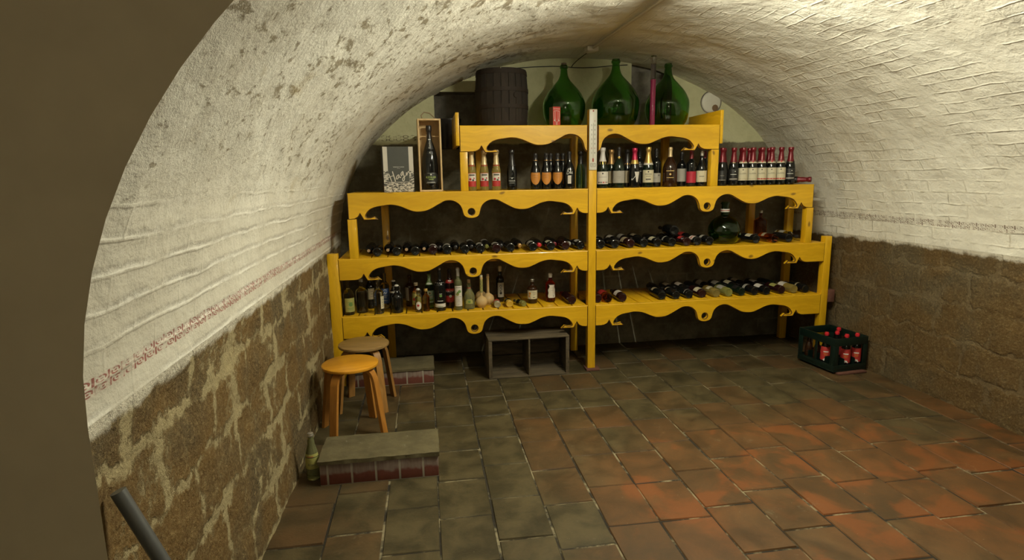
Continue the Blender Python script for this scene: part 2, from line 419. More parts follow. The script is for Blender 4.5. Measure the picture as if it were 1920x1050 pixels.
# ------------------------------------------------------------------ mesh helpers
class MB:
    """collects faces of one mesh"""
    def __init__(s): s.v = []; s.f = []; s.mi = []
    def add(s, vs, fs, mi=0, mat=None):
        o = len(s.v)
        s.v += [tuple(mat @ Vector(v)) if mat is not None else tuple(v) for v in vs]
        s.f += [tuple(i + o for i in f) for f in fs]; s.mi += [mi] * len(fs)
        return s
    def box(s, x0, x1, y0, y1, z0, z1, mi=0, ch=0.0, mat=None):
        if ch <= 0:
            vs = [(x, y, z) for z in (z0, z1) for y in (y0, y1) for x in (x0, x1)]
            return s.add(vs, [(0, 2, 3, 1), (4, 5, 7, 6), (0, 1, 5, 4), (2, 6, 7, 3), (0, 4, 6, 2), (1, 3, 7, 5)], mi, mat)
        import bmesh
        bm = bmesh.new(); bmesh.ops.create_cube(bm, size=1.0)
        for v in bm.verts:
            v.co = Vector(((x0 + x1) / 2 + v.co.x * (x1 - x0), (y0 + y1) / 2 + v.co.y * (y1 - y0), (z0 + z1) / 2 + v.co.z * (z1 - z0)))
        bmesh.ops.bevel(bm, geom=bm.edges[:], offset=ch, segments=2, affect='EDGES', profile=.5)
        bm.verts.index_update()
        s.add([v.co[:] for v in bm.verts], [[v.index for v in f.verts] for f in bm.faces], mi, mat)
        bm.free(); return s
    def lathe(s, prof, seg=24, mi=0, mat=None, a0=0.0):
        vs = []; fs = []; ring = []
        for r, z in prof:
            if r <= 1e-6:
                ring.append([len(vs)]); vs.append((0, 0, z))
            else:
                ring.append(list(range(len(vs), len(vs) + seg)))
                vs += [(r * math.cos(a0 + 2 * PI * i / seg), r * math.sin(a0 + 2 * PI * i / seg), z) for i in range(seg)]
        for a, b in zip(ring, ring[1:]):
            for i in range(seg):
                j = (i + 1) % seg
                if len(a) == 1 and len(b) == 1: continue
                if len(a) == 1: fs.append((a[0], b[j], b[i]))
                elif len(b) == 1: fs.append((a[i], a[j], b[0]))
                else: fs.append((a[i], a[j], b[j], b[i]))
        return s.add(vs, fs, mi, mat)
    def tube(s, pts, r, seg=8, mi=0, cap=True, closed=False, flat=None):
        pts = [Vector(p) for p in pts]; n = len(pts); vs = []; fs = []
        ref = None
        for i, p in enumerate(pts):
            if closed: t = pts[(i + 1) % n] - pts[i - 1]
            else: t = pts[min(i + 1, n - 1)] - pts[max(i - 1, 0)]
            t.normalize()
            if ref is None:
                ref = Vector((0, 0, 1)) if abs(t.z) < .9 else Vector((1, 0, 0))
            a = (ref - t * ref.dot(t)).normalized(); b = t.cross(a); ref = a
            for k in range(seg):
                an = 2 * PI * k / seg
                vs.append(p + a * (r * math.cos(an)) + b * (r * math.sin(an)))
        for i in range(n if closed else n - 1):
            j = (i + 1) % n
            for k in range(seg):
                l = (k + 1) % seg
                fs.append((i * seg + k, i * seg + l, j * seg + l, j * seg + k))
        if cap and not closed:
            fs.append(tuple(range(seg))[::-1]); fs.append(tuple(range((n - 1) * seg, n * seg)))
        return s.add(vs, fs, mi)
    def mesh(s, name, mats, smooth=True, ang=40):
        me = bpy.data.meshes.new(name)
        me.from_pydata(s.v, [], s.f)
        for m in (mats if isinstance(mats, (list, tuple)) else [mats]): me.materials.append(m)
        me.polygons.foreach_set('material_index', s.mi)
        import bmesh
        bm = bmesh.new(); bm.from_mesh(me); bmesh.ops.recalc_face_normals(bm, faces=bm.faces[:]); bm.to_mesh(me); bm.free()
        if smooth:
            me.polygons.foreach_set('use_smooth', [True] * len(me.polygons))
            me.set_sharp_from_angle(angle=R(ang))
        me.update(); return me
    def build(s, name, mats, parent=None, **kw):
        return link(name, s.mesh(name, mats, **kw), parent)

def link(name, me, parent=None):
    o = bpy.data.objects.new(name, me); COL.objects.link(o)
    if parent is not None: o.parent = parent
    return o
def tag(o, label=None, cat=None, group=None, kind=None):
    if label: o['label'] = label
    if cat: o['category'] = cat
    if group: o['group'] = group
    if kind: o['kind'] = kind
    return o
def thing(name, label, cat, loc=(0, 0, 0), rz=0.0, group=None):
    o = bpy.data.objects.new(name, None); COL.objects.link(o)
    o.location = loc; o.rotation_euler = (0, 0, rz); o.empty_display_size = .05
    return tag(o, label, cat, group)
def copy_tree(o, parent=None):
    c = o.copy(); COL.objects.link(c); c.parent = parent
    for ch in list(o.children): copy_tree(ch, c)
    return c
def crom(pts, n=8):
    """Catmull-Rom through 2-D points"""
    out = []
    P = [Vector(p) for p in pts]; P = [P[0] * 2 - P[1]] + P + [P[-1] * 2 - P[-2]]
    for i in range(1, len(P) - 2):
        for k in range(n):
            t = k / n; a, b, c, d = P[i - 1:i + 3]
            out.append(.5 * (2 * b + (c - a) * t + (2 * a - 5 * b + 4 * c - d) * t * t + (3 * b - a - 3 * c + d) * t ** 3))
    out.append(P[-2]); return out
_txt = {}
def text_geo(s, size, shear=0.0):
    """lettering as flat triangles in x,y centred on the origin"""
    k = (s, size, shear)
    if k in _txt: return _txt[k]
    cu = bpy.data.curves.new('lettering', 'FONT'); cu.body = s; cu.size = size; cu.align_x = 'CENTER'; cu.align_y = 'CENTER'
    cu.shear = shear; cu.resolution_u = 2
    o = bpy.data.objects.new('lettering', cu); COL.objects.link(o)
    dg = bpy.context.evaluated_depsgraph_get()
    me = bpy.data.meshes.new_from_object(o.evaluated_get(dg))
    r = ([v.co[:2] for v in me.vertices], [tuple(p.vertices) for p in me.polygons])
    bpy.data.objects.remove(o); bpy.data.curves.remove(cu); bpy.data.meshes.remove(me)
    _txt[k] = r; return r
def ribbon(mb, pts, wd, fn, mi=0):
    """a drawn stroke of width wd through 2-D points, mapped to 3-D by fn(x, y)"""
    p = crom(pts, 5); vs = []; fs = []
    for i, q in enumerate(p):
        t = p[min(i + 1, len(p) - 1)] - p[max(i - 1, 0)]
        if t.length < 1e-9: t = Vector((1, 0))
        t = t.normalized(); nn = Vector((-t.y, t.x)) * (wd / 2)
        vs += [fn(*(q + nn)), fn(*(q - nn))]
    for i in range(len(p) - 1): fs.append((2 * i, 2 * i + 1, 2 * i + 3, 2 * i + 2))
    mb.add(vs, fs, mi)

# ------------------------------------------------------------------ the cellar
XC, XA, ZS, ZB = 1.345, 2.075, 1.05, 1.50          # vault axis, half span, springing height, rise
XL, XR = XC - XA, XC + XA
Y0, Y1 = 1.28, 5.10
def vault_pt(a): return Vector((XC - XA * math.cos(a), 0, ZS + ZB * math.sin(a)))
_fa = [PI * i / 2000 for i in range(2001)]; _fp = [vault_pt(a) for a in _fa]; _fl = [0.0]
for i in range(2000): _fl.append(_fl[-1] + (_fp[i + 1] - _fp[i]).length)
ARC = _fl[-1]
NA = 250; arc_a = []
j = 0
for k in range(NA + 1):
    t = ARC * k / NA
    while j < 1999 and _fl[j + 1] < t: j += 1
    f = (t - _fl[j]) / (_fl[j + 1] - _fl[j]); arc_a.append(_fa[j] + f * (_fa[j + 1] - _fa[j]))

def build_vault():
    NY = 190; mb = MB(); V = []; UVc = []
    for iy in range(NY + 1):
        y = Y0 + (Y1 + .05 - Y0) * iy / NY
        for k, a in enumerate(arc_a):
            p = vault_pt(a); v = ARC * k / NA
            n = Vector((math.cos(a) / XA, 0, -math.sin(a) / ZB)).normalized()
            q = Vector((p.x, y, p.z))
            d = noise.noise(q * 1.1) * .014 + noise.noise(q * 3.7 + Vector((7, 1, 3))) * .009 + noise.noise(q * 11) * .0035
            # brick courses bulge at the haunches
            side = v if v < ARC / 2 else ARC - v
            wgt = max(0.0, 1 - abs(side - .28) / .38)
            fr = ((v + .004 * noise.noise(q * 4)) / .080) % 1.0
            d += wgt * .006 * (1 - fr) ** 1.5 if v < ARC / 2 else wgt * .004 * (1 - fr)
            edge = min(1.0, (v + .02) / .12, (ARC - v + .02) / .12, (y - Y0) / .06)
            q += n * (d * edge); V.append(q[:]); UVc.append((y, v))
    W = NA + 1
    mb.v = V; mb.f = [(i * W + k, i * W + k + 1, (i + 1) * W + k + 1, (i + 1) * W + k) for i in range(NY) for k in range(NA)]
    mb.mi = [0] * len(mb.f)
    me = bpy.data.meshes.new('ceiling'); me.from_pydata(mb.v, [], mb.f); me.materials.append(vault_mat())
    uv = me.uv_layers.new(name='UVMap')
    for l in me.loops: uv.data[l.index].uv = UVc[l.vertex_index]
    me.polygons.foreach_set('use_smooth', [True] * len(me.polygons)); me.update()
    return tag(link('ceiling', me), kind='structure')
build_vault()

def build_side(name, x, sgn, side):
    NY, NZ = 200, 60; V = []; Fc = []
    for i in range(NY + 1):
        y = Y0 + (Y1 + .05 - Y0) * i / NY
        for k in range(NZ + 1):
            z = -.03 + (ZS + .03) * k / NZ
            q = Vector((x, y, z))
            d = noise.noise(q * 2.2) * .016 + noise.noise(q * 6.5 + Vector((3, 9, 1))) * .009 + noise.noise(q * 19) * .004
            top = min(1.0, (ZS - z) / .10)
            V.append((x + sgn * ((d * top - .012 * top) * min(1.0, (y - Y0) / .06)), y, z))
    W = NZ + 1
    Fc = [(i * W + k, i * W + k + 1, (i + 1) * W + k + 1, (i + 1) * W + k) for i in range(NY) for k in range(NZ)]
    me = bpy.data.meshes.new(name); me.from_pydata(V, [], Fc); me.materials.append(stone_mat('rubble_stone_' + name, side))
    me.polygons.foreach_set('use_smooth', [True] * len(me.polygons)); me.update()
    tag(link(name, me), kind='structure')
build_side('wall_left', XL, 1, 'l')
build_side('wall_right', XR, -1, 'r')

M['back'] = back_mat()
M['niche'] = concrete('dark_niche_plaster', (.11, .10, .078), (.24, .22, .175))
mb = MB()
nich = [(.10, .56, 1.80, 2.27, .17), (1.82, 2.20, 1.90, 2.515, .12)]
xs = [-1.0, .10, .56, 1.82, 2.20, 3.7]
for a, b in zip(xs, xs[1:]):
    hole = [q for q in nich if abs(q[0] - a) < 1e-6]
    zz = [(-.05, 2.75)] if not hole else [(-.05, hole[0][2]), (hole[0][3], 2.75)]
    for z0, z1 in zz: mb.add([(a, Y1, z0), (b, Y1, z0), (b, Y1, z1), (a, Y1, z1)], [(0, 1, 2, 3)])
for a, b, z0, z1, d in nich:
    y2 = Y1 + d
    mb.add([(a, Y1, z0), (b, Y1, z0), (b, Y1, z1), (a, Y1, z1), (a, y2, z0), (b, y2, z0), (b, y2, z1), (a, y2, z1)],
           [(0, 1, 5, 4), (2, 3, 7, 6), (0, 4, 7, 3), (1, 2, 6, 5), (4, 5, 6, 7)], 1)
tag(mb.build('wall_back', [M['back'], M['niche']], smooth=False), kind='structure')

# the entry bay: the photographer stands in a wider, unlit passage and looks in through the mouth of the vault
M['passage'] = plain('passage_plaster', (.62, .55, .40), .9, .15, 6)
mb = MB(); prof = [vault_pt(a) for a in arc_a[::5]]
n = len(prof)
V = [(XL, Y0, -.02)] + [(p.x, Y0, p.z) for p in prof] + [(XR, Y0, -.02)]
O = []
for x, y, z in V:
    ang = Vector((x - XC, z - .8)); 
    if z < .8: O.append(((-2.4 if x < XC else 4.8), Y0, z))
    else:
        k = min(((2.4 + XC) if ang.x < 0 else (4.8 - XC)) / max(1e-6, abs(ang.x)), 2.2 / max(1e-6, ang.y))
        O.append((XC + ang.x * k, Y0, .8 + ang.y * k))
N_ = len(V)
mb.add(V + O, [(i, i + 1, N_ + i + 1, N_ + i) for i in range(N_ - 1)])
tag(mb.build('wall_front', M['passage'], smooth=False), kind='structure')
mb = MB(); mb.add([(-2.4, -1.7, -.02), (-2.4, Y0, -.02), (-2.4, Y0, 3.0), (-2.4, -1.7, 3.0)], [(0, 1, 2, 3)]); tag(mb.build('wall_entry_left', M['passage']), kind='structure')
mb = MB(); mb.add([(4.8, -1.7, -.02), (4.8, Y0, -.02), (4.8, Y0, 3.0), (4.8, -1.7, 3.0)], [(0, 1, 2, 3)]); tag(mb.build('wall_entry_right', M['passage']), kind='structure')
mb = MB(); mb.add([(-2.4, -1.7, -.02), (4.8, -1.7, -.02), (4.8, -1.7, 3.0), (-2.4, -1.7, 3.0)], [(0, 1, 2, 3)]); tag(mb.build('wall_entry_rear', M['passage']), kind='structure')
mb = MB(); mb.add([(-2.4, -1.7, 3.0), (4.8, -1.7, 3.0), (4.8, Y0, 3.0), (-2.4, Y0, 3.0)], [(0, 1, 2, 3)]); tag(mb.build('ceiling_entry', M['passage']), kind='structure')

def build_floor():
    rnd = random.Random(11)
    phase = {-1: 2.265, 0: 2.49, 1: 2.62, 2: 2.52, 3: 2.64, 4: 2.30}
    V = []; Fc = []; tone = []; mi = []
    def q(vs, fs, t, m):
        o = len(V); V.extend(vs); Fc.extend([tuple(i + o for i in f) for f in fs]); tone.extend([t] * len(fs)); mi.extend([m] * len(fs))
    L = .338
    for c in range(-10, 20):
        x0, x1 = c * .25 + .0028, c * .25 + .2472
        ph = phase.get(c, rnd.uniform(2.2, 2.54))
        k0 = int((-1.8 - ph) / L) - 1
        y = ph + k0 * L
        while y < 5.4:
            ln = L + (rnd.uniform(-.012, .012) if c not in phase else 0)
            y2 = y + ln
            t = rnd.random(); z = rnd.uniform(-.0022, .0012); tx = rnd.uniform(-.0015, .0015); ty = rnd.uniform(-.0015, .0015)
            a, b = y + .0030, y2 - .0030; ch = .005
            j = [rnd.uniform(-.0025, .0025) for _ in range(8)]
            xa, xb = x0 + j[0], x1 + j[1]
            cs = [(xa, a + j[2]), (xb, a + j[3]), (xb + j[4], b), (xa + j[5], b)]
            mx, my = sum(p[0] for p in cs) / 4, sum(p[1] for p in cs) / 4
            top = [(mx + (px - mx) * (1 - ch / .12), my + (py - my) * (1 - ch / .16), z + tx * (px - mx) / .12 + ty * (py - my) / .16) for px, py in cs]
            low = [(px, py, -.008) for px, py in cs]
            q(top + low, [(0, 1, 2, 3)] + [(4 + i, 4 + (i + 1) % 4, (i + 1) % 4, i) for i in range(4)], t, 0)
            y = y2
    q([(-2.4, -1.7, -.0055), (4.8, -1.7, -.0055), (4.8, 5.4, -.0055), (-2.4, 5.4, -.0055)], [(0, 1, 2, 3)], 0, 1)
    me = bpy.data.meshes.new('floor'); me.from_pydata(V, [], Fc)
    me.materials.append(floor_mat()); me.materials.append(grout_mat())
    me.polygons.foreach_set('material_index', mi)
    at = me.attributes.new('tone', 'FLOAT', 'FACE'); at.data.foreach_set('value', tone)
    me.update(); tag(link('floor', me), kind='structure')
build_floor()

# ------------------------------------------------------------------ lamp, conduit, cable
def emit_mat(strength):
    g = G('lit_opal_glass')
    g.put(g.b.inputs['Base Color'], (.9, .88, .8))
    g.put(g.b.inputs['Emission Color'], LAMP_COLOR + (1,)); g.b.inputs['Emission Strength'].default_value = strength
    f = g.noise(g.obj(), 3, 1); g.put(g.b.inputs['Roughness'], g.math('MULTIPLY_ADD', f, .05, .3))
    return g.m
lamp = thing('tube_lamp', 'white batten lamp with one lit tube along the crown of the vault', 'lamp', (1.375, 2.52, 2.545))
MB().box(-.030, .030, -.62, .62, -.040, -.002, 0, .004).build('batten', M['pvc'], lamp)
for s in (-1, 1):
    MB().box(-.014, .014, s * .600 - .012, s * .600 + .012, -.078, -.0405, 0, .003).build('lamp_holder', M['pvc'], lamp)
MB().tube([(0, -.587, -.064), (0, -.3, -.064), (0, .3, -.064), (0, .587, -.064)], .013, 14).build('lit_tube', emit_mat(LAMP_STRENGTH), lamp)
tag(MB().tube([(1.375, 3.145, 2.532), (1.37, 3.5, 2.534), (1.355, 4.0, 2.536), (1.335, 4.61, 2.536)], .010, 8).build('conduit', M['pvc']),
    'thin white cable conduit running along the crown of the vault', 'conduit')
jb = thing('junction_box', 'small white junction box at the far end of the ceiling conduit', 'junction box', (1.333, 4.66, 2.538))
MB().box(-.045, .045, -.05, .05, -.022, .012, 0, .004).build('box_body', M['pvc'], jb)
MB().box(-.040, .040, -.045, .045, -.027, -.0225, 0, .002).build('lid', M['pvc'], jb)
cab = MB()
cab.tube([(1.333, 4.71, 2.528), (1.315, 4.80, 2.520), (1.30, 4.95, 2.510), (1.285, 5.06, 2.490), (1.28, 5.094, 2.476)], .0035, 6)
cab.tube([(.56, 5.094, 2.432), (.66, 5.094, 2.445), (.78, 5.094, 2.462), (.95, 5.094, 2.475), (1.12, 5.094, 2.482), (1.22, 5.094, 2.480), (1.28, 5.094, 2.474),
          (1.38, 5.094, 2.472), (1.50, 5.094, 2.477), (1.62, 5.094, 2.490), (1.78, 5.094, 2.500)], .0035, 6)
tag(cab.build('electric_cable', M['cable']), 'thin black cable drooping along the top edge of the back wall', 'cable')
# unseen globe behind the camera, added as fill for the shelves and entry wall
el = thing('fill_globe', 'added fill globe, out of view, on the rear wall of the entry bay', 'lamp', (.4, -1.66, 1.9))
MB().lathe([(0, -.09), (.05, -.075), (.082, -.035), (.09, 0), (.082, .035), (.05, .075), (0, .09)], 24).build('lit_globe', emit_mat(ENTRY_FILL_STRENGTH), el)
MB().lathe([(0, 0), (.05, 0), (.05, .02), (0, .02)], 20, 0, Matrix.Translation((0, -.02, .09))).build('wall_holder', M['pvc'], el)

# ------------------------------------------------------------------ the rack
RX, RY = 1.27, 4.42
rack = thing('bottle_rack', 'wide yellow varnished pine bottle rack with four tiers and carved scalloped fronts', 'rack', (RX, RY, 0))
INV = Matrix.Translation((RX, RY, 0)).inverted()
def rpart(mb, name, mat, **kw):
    o = mb.build(name, mat, rack, **kw); o.matrix_parent_inverse = INV; return o
def post(x0, x1, y0, y1, z0, z1, name='post'):
    return rpart(MB().box(x0, x1, y0, y1, z0, z1, 0, .003), name, M['pine_z'])
YF = 4.39
post(-.74, -.662, YF, YF + .06, 0, 1.02)
post(1.241, 1.303, YF - .004, YF + .06, .0205, 2.050)
post(3.275, 3.335, YF, YF + .06, 0, 1.03)
for x0, x1, z0, z1 in ((-.575, -.512, .9805, 1.271), (3.088, 3.148, .9805, 1.271), (.262, .318, 1.4605, 1.746), (2.235, 2.297, 1.4605, 1.746)):
    post(x0, x1, YF + .003, YF + .063, z0, z1, 'short_post')
for x0, x1, z0, z1 in ((-.37, -.31, 0, 1.437), (1.241, 1.303, 0, 1.91), (2.90, 2.96, .9805, 1.437), (3.285, 3.345, 0, 1.437), (.426, .48, 1.4605, 1.91), (2.06, 2.12, 1.4605, 1.91)):
    post(x0, x1, 4.94, 4.995, z0, z1, 'back_post')
TZ = {1: .54, 2: .98, 3: 1.46, 4: 1.935}
SPAN = {1: ((-.662, 1.241), (1.303, 3.275)), 2: ((-.662, 1.241), (1.303, 3.275)), 3: ((-.567, 1.241), (1.303, 3.138)), 4: ((.262, 1.241), (1.303, 2.297))}
for t in TZ:
    for x0, x1 in SPAN[t]:
        mb = MB(); x = x0
        nsl = round((x1 - x0) / .122); st = (x1 - x0) / nsl
        for i in range(nsl):
            mb.box(x0 + i * st + .005, x0 + (i + 1) * st - .005, YF + .034, 4.995, TZ[t] - .020, TZ[t], 0, .002)
        rpart(mb, 'shelf', M['pine_y'])
        mb = MB(); mb.box(x0 + .005, x1 - .005, YF + .064, YF + .094, TZ[t] - .065, TZ[t] - .021)
        mb.box(x0 + .005, x1 - .005, 4.90, 4.938, TZ[t] - .065, TZ[t] - .021)
        rpart(mb, 'bearer', M['pine_x'])
HALF = [(0, .205), (.0395, .197), (.061, .177), (.073, .135), (.088, .105), (.118, .081), (.155, .070), (.197, .0735), (.24, .095), (.288, .121), (.331, .140),
        (.379, .1475), (.428, .1445), (.477, .127), (.531, .104), (.592, .092), (.653, .098), (.707, .107), (.744, .123), (.768, .1475), (.777, .166), (.771, .178), (.744, .180)]
def half_line(end, dsc, dt, d0=0.0):
    P = [(-.0395, .197)] + HALF
    a = crom(P, 6)[6:]
    if d0 > 0: a = [p for p in a if p.x > d0]
    a += [Vector(p) for p in ((.716, .171), (.689, .196), (.792, .197))]
    a += crom([(.817, .152), (.832, .174), (.859, .188)], 6) + [Vector((.885, .191))]
    return [Vector((p.x * dsc, p.y + dt)) for p in a if p.x * dsc < end - .004] + [Vector((end, .191 + dt))]
def valance(x0, x1, xc, zt, dt, dsc=1.0, only=0):
    L = half_line(xc - x0, dsc, dt, .036 if only else 0); Rr = half_line(x1 - xc, dsc, dt, .036 if only else 0)
    if only == 0: bot = [(xc + p.x, zt - p.y) for p in reversed(Rr)] + [(xc - p.x, zt - p.y) for p in L[1:]]; top = [(x0, zt), (x1, zt)]
    elif only > 0: xa = xc + .036; bot = [(xc + p.x, zt - p.y) for p in reversed(Rr)]; top = [(bot[-1][0], zt), (x1, zt)]
    else: bot = [(xc - p.x, zt - p.y) for p in L]; top = [(x0, zt), (bot[0][0], zt)]
    cu = bpy.data.curves.new('outline', 'CURVE'); cu.dimensions = '2D'; cu.fill_mode = 'BOTH'
    cu.extrude = .011; cu.bevel_depth = .0055; cu.bevel_resolution = 1; cu.offset = -.0055
    def spl(pts):
        s = cu.splines.new('POLY'); s.points.add(len(pts) - 1); s.use_cyclic_u = True
        for q, p in zip(s.points, pts): q.co = (p[0], p[1], 0, 1)
    spl(top + bot)
    if only == 0: spl([(xc + .024 * math.cos(2 * PI * i / 24), zt - .155 - dt + .024 * math.sin(2 * PI * i / 24)) for i in range(24)])
    o = bpy.data.objects.new('outline', cu); COL.objects.link(o)
    dg = bpy.context.evaluated_depsgraph_get()
    me = bpy.data.meshes.new_from_object(o.evaluated_get(dg))
    bpy.data.objects.remove(o); bpy.data.curves.remove(cu)
    yc = YF + .0165
    for v in me.vertices: v.co = (v.co.x, yc - v.co.z, v.co.y)
    me.update()
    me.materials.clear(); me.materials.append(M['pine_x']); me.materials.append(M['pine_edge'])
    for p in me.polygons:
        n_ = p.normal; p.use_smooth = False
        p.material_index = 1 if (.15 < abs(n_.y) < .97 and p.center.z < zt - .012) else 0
    ob = link('carved_valance', me, rack); ob.matrix_parent_inverse = INV
    return ob
XB1, XB2 = .335, 2.235
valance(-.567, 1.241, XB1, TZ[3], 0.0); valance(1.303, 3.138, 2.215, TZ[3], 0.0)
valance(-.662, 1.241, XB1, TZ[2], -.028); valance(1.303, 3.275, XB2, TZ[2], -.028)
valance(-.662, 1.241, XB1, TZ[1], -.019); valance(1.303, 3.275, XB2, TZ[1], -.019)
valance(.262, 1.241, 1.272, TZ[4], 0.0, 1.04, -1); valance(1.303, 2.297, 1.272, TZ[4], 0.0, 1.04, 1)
rpart(MB().box(.236, .2615, YF, 4.96, 1.79, 2.028, 0, .003), 'end_board', M['pine_y'])
rpart(MB().box(2.2975, 2.322, YF, 4.96, 1.79, 2.045, 0, .003), 'end_board', M['pine_y'])

# thermometer on the middle post
th = thing('wall_thermometer', 'long white enamel thermometer with red bulb screwed to the central rack post', 'thermometer', (1.270, YF - .0045, 1.60))
MB().box(-.0305, .0305, -.009, 0, 0, .448, 0, .003).build('scale_board', M['thermo'], th)
def flat_text(parent, name, s, size, x, y, z, mat, shear=0):
    vs, fs = text_geo(s, size, shear)
    return MB().add([(x + a, y, z + b) for a, b in vs], fs).build(name, mat, parent, smooth=False)
sb = th.children[0]
for i, (l, r_) in enumerate((('5', '0'), ('4', '0'), ('3', '0'), ('2', '0'), ('1', '0'), ('0', '0'), ('1', '0'))):
    for sx, s in ((-.0125, l), (.0125, r_)):
        flat_text(sb, 'numeral', s, .0185, sx, -.0095, .331 - i * .0340, M['redmark' if i == 5 else 'ink'])
flat_text(sb, 'numeral', 'C', .017, .0125, -.0095, .362, M['redmark'])
mbk = MB()
def fr(x, y): return (x, -.0095, y)
for p in ([(-.018, .026), (.018, .026)], [(-.018, .050), (.018, .050)], [(-.018, .026), (-.018, .050)], [(.018, .026), (.018, .050)]): ribbon(mbk, p, .002, fr)
ribbon(mbk, [(-.012, .034), (-.007, .043), (-.005, .034), (-.001, .040), (.003, .035), (.006, .041), (.011, .036)], .0016, fr)
mbk.build('logo', M['ink'], sb, smooth=False)
MB().tube([(0, -.0105, .085), (0, -.0105, .345)], .0014, 8).build('glass_tube', M['greylab'], th)
MB().lathe([(0, .060), (.004, .062), (.0052, .068), (.0052, .082), (.003, .088), (0, .09)], 12, 0, Matrix.Translation((0, -.0105, 0))).build('bulb', M['redmark'], th)
MB().lathe([(0, 0), (.006, 0), (.005, .003), (0, .004)], 12, 0, Matrix.Translation((0, -.009, .436)) @ Matrix.Rotation(R(90), 4, 'X')).build('screw', M['redmark'], th)

# ------------------------------------------------------------------ bottles
def profile(kind, H, r):
    nr = {'champagne': .0150, 'liquor': .0135, 'mini': .010, 'swing': .0125, 'jug': .0150, 'slim': .0120}.get(kind, .0140)
    nr = min(nr, r * .42)
    S = {'bordeaux': [(r, .60), (r * .985, .635), (r * .90, .672), (r * .72, .706), (r * .53, .735), (nr * 1.12, .768), (nr, .80), (nr, .93)],
         'burgundy': [(r, .44), (r * .985, .48), (r * .93, .53), (r * .82, .585), (r * .67, .64), (r * .52, .695), (nr * 1.18, .76), (nr, .83), (nr, .93)],
         'champagne': [(r, .40), (r * .985, .45), (r * .93, .51), (r * .82, .575), (r * .68, .64), (r * .54, .70), (nr * 1.35, .77), (nr * 1.08, .86), (nr * 1.05, .90)],
         'liquor': [(r, .60), (r * .99, .63), (r * .93, .665), (r * .76, .70), (r * .52, .728), (nr * 1.15, .76), (nr, .79), (nr, .92)],
         'slim': [(r, .64), (r * .97, .675), (r * .80, .71), (r * .55, .74), (nr * 1.1, .77), (nr, .80), (nr, .92)],
         'swing': [(r, .56), (r * .98, .61), (r * .88, .66), (r * .68, .71), (r * .48, .75), (nr * 1.1, .80), (nr, .85), (nr * 1.15, .90)],
         'jug': [(r, .34), (r * 1.02, .42), (r * .95, .52), (r * .78, .62), (r * .55, .70), (nr * 1.2, .77), (nr, .82), (nr, .92)],
         'mini': [(r, .62), (r * .9, .68), (r * .6, .74), (nr, .80), (nr, .92)],
         'soda': [(r, .46), (r * .97, .52), (r * .86, .60), (r * .70, .68), (r * .54, .76), (nr * 1.25, .83), (nr * 1.05, .88), (nr, .93)]}
    if kind == 'flask':
        n = .0115; P = [(0, 0), (r * .45, 0), (r * .52, .002)]
        for i in range(3, 15):
            a = PI * i / 16; P.append((max(n, r * math.sin(a)), r * .97 - r * math.cos(a) * .97))
        return [p for p in P if p[0] >= n or p[0] == 0] + [(n, r * 2.02), (n * .95, H * .93), (n * 1.2, H * .935), (n * 1.2, H * .97), (n, H), (0, H)]
    top = [(nr * 1.14, .935), (nr * 1.18, .95), (nr * 1.14, .968), (nr, .972), (nr * .98, 1.0), (0, 1.0)]
    return [(0, .004), (r * .55, .003), (r * .80, 0), (r * .93, .002), (r, .010)] + [(a, b * H) for a, b in S[kind]] + [(a, b * H) for a, b in top]
def rad_at(P, z):
    q = P[4:] if len(P) > 8 else P
    for (a, z0), (b, z1) in zip(q, q[1:]):
        if z0 <= z <= z1 and z1 > z0: return a + (b - a) * (z - z0) / (z1 - z0)
    return max(p[0] for p in P)
_cache = {}
def cached(key, fn):
    if key not in _cache: _cache[key] = fn()
    return _cache[key]
def cap_mesh(P, H, z0, mat, bulge, off=.0009):
    zs = sorted(set([z0] + [z for r, z in P if z > z0 + .002] + [H]))
    pr = [(rad_at(P, z0) + off * .2, z0)]
    for z in zs:
        pr.append((rad_at(P, min(z, H * .998)) + off, z))
    if bulge:
        n = rad_at(P, H * .88)
        pr = [q for q in pr if q[1] < H * .88] + [(n * 1.05 + off, H * .88), (n * 1.10 + off, H * .905), (n * 1.30, H * .915), (n * 1.36, H * .935), (n * 1.36, H * .985), (n * 1.22, H * 1.0), (0, H * 1.004)]
    else: pr += [(pr[-1][0] * .85, H + .0012), (0, H + .0014)]
    return MB().lathe(pr, 20).mesh('capsule', mat)
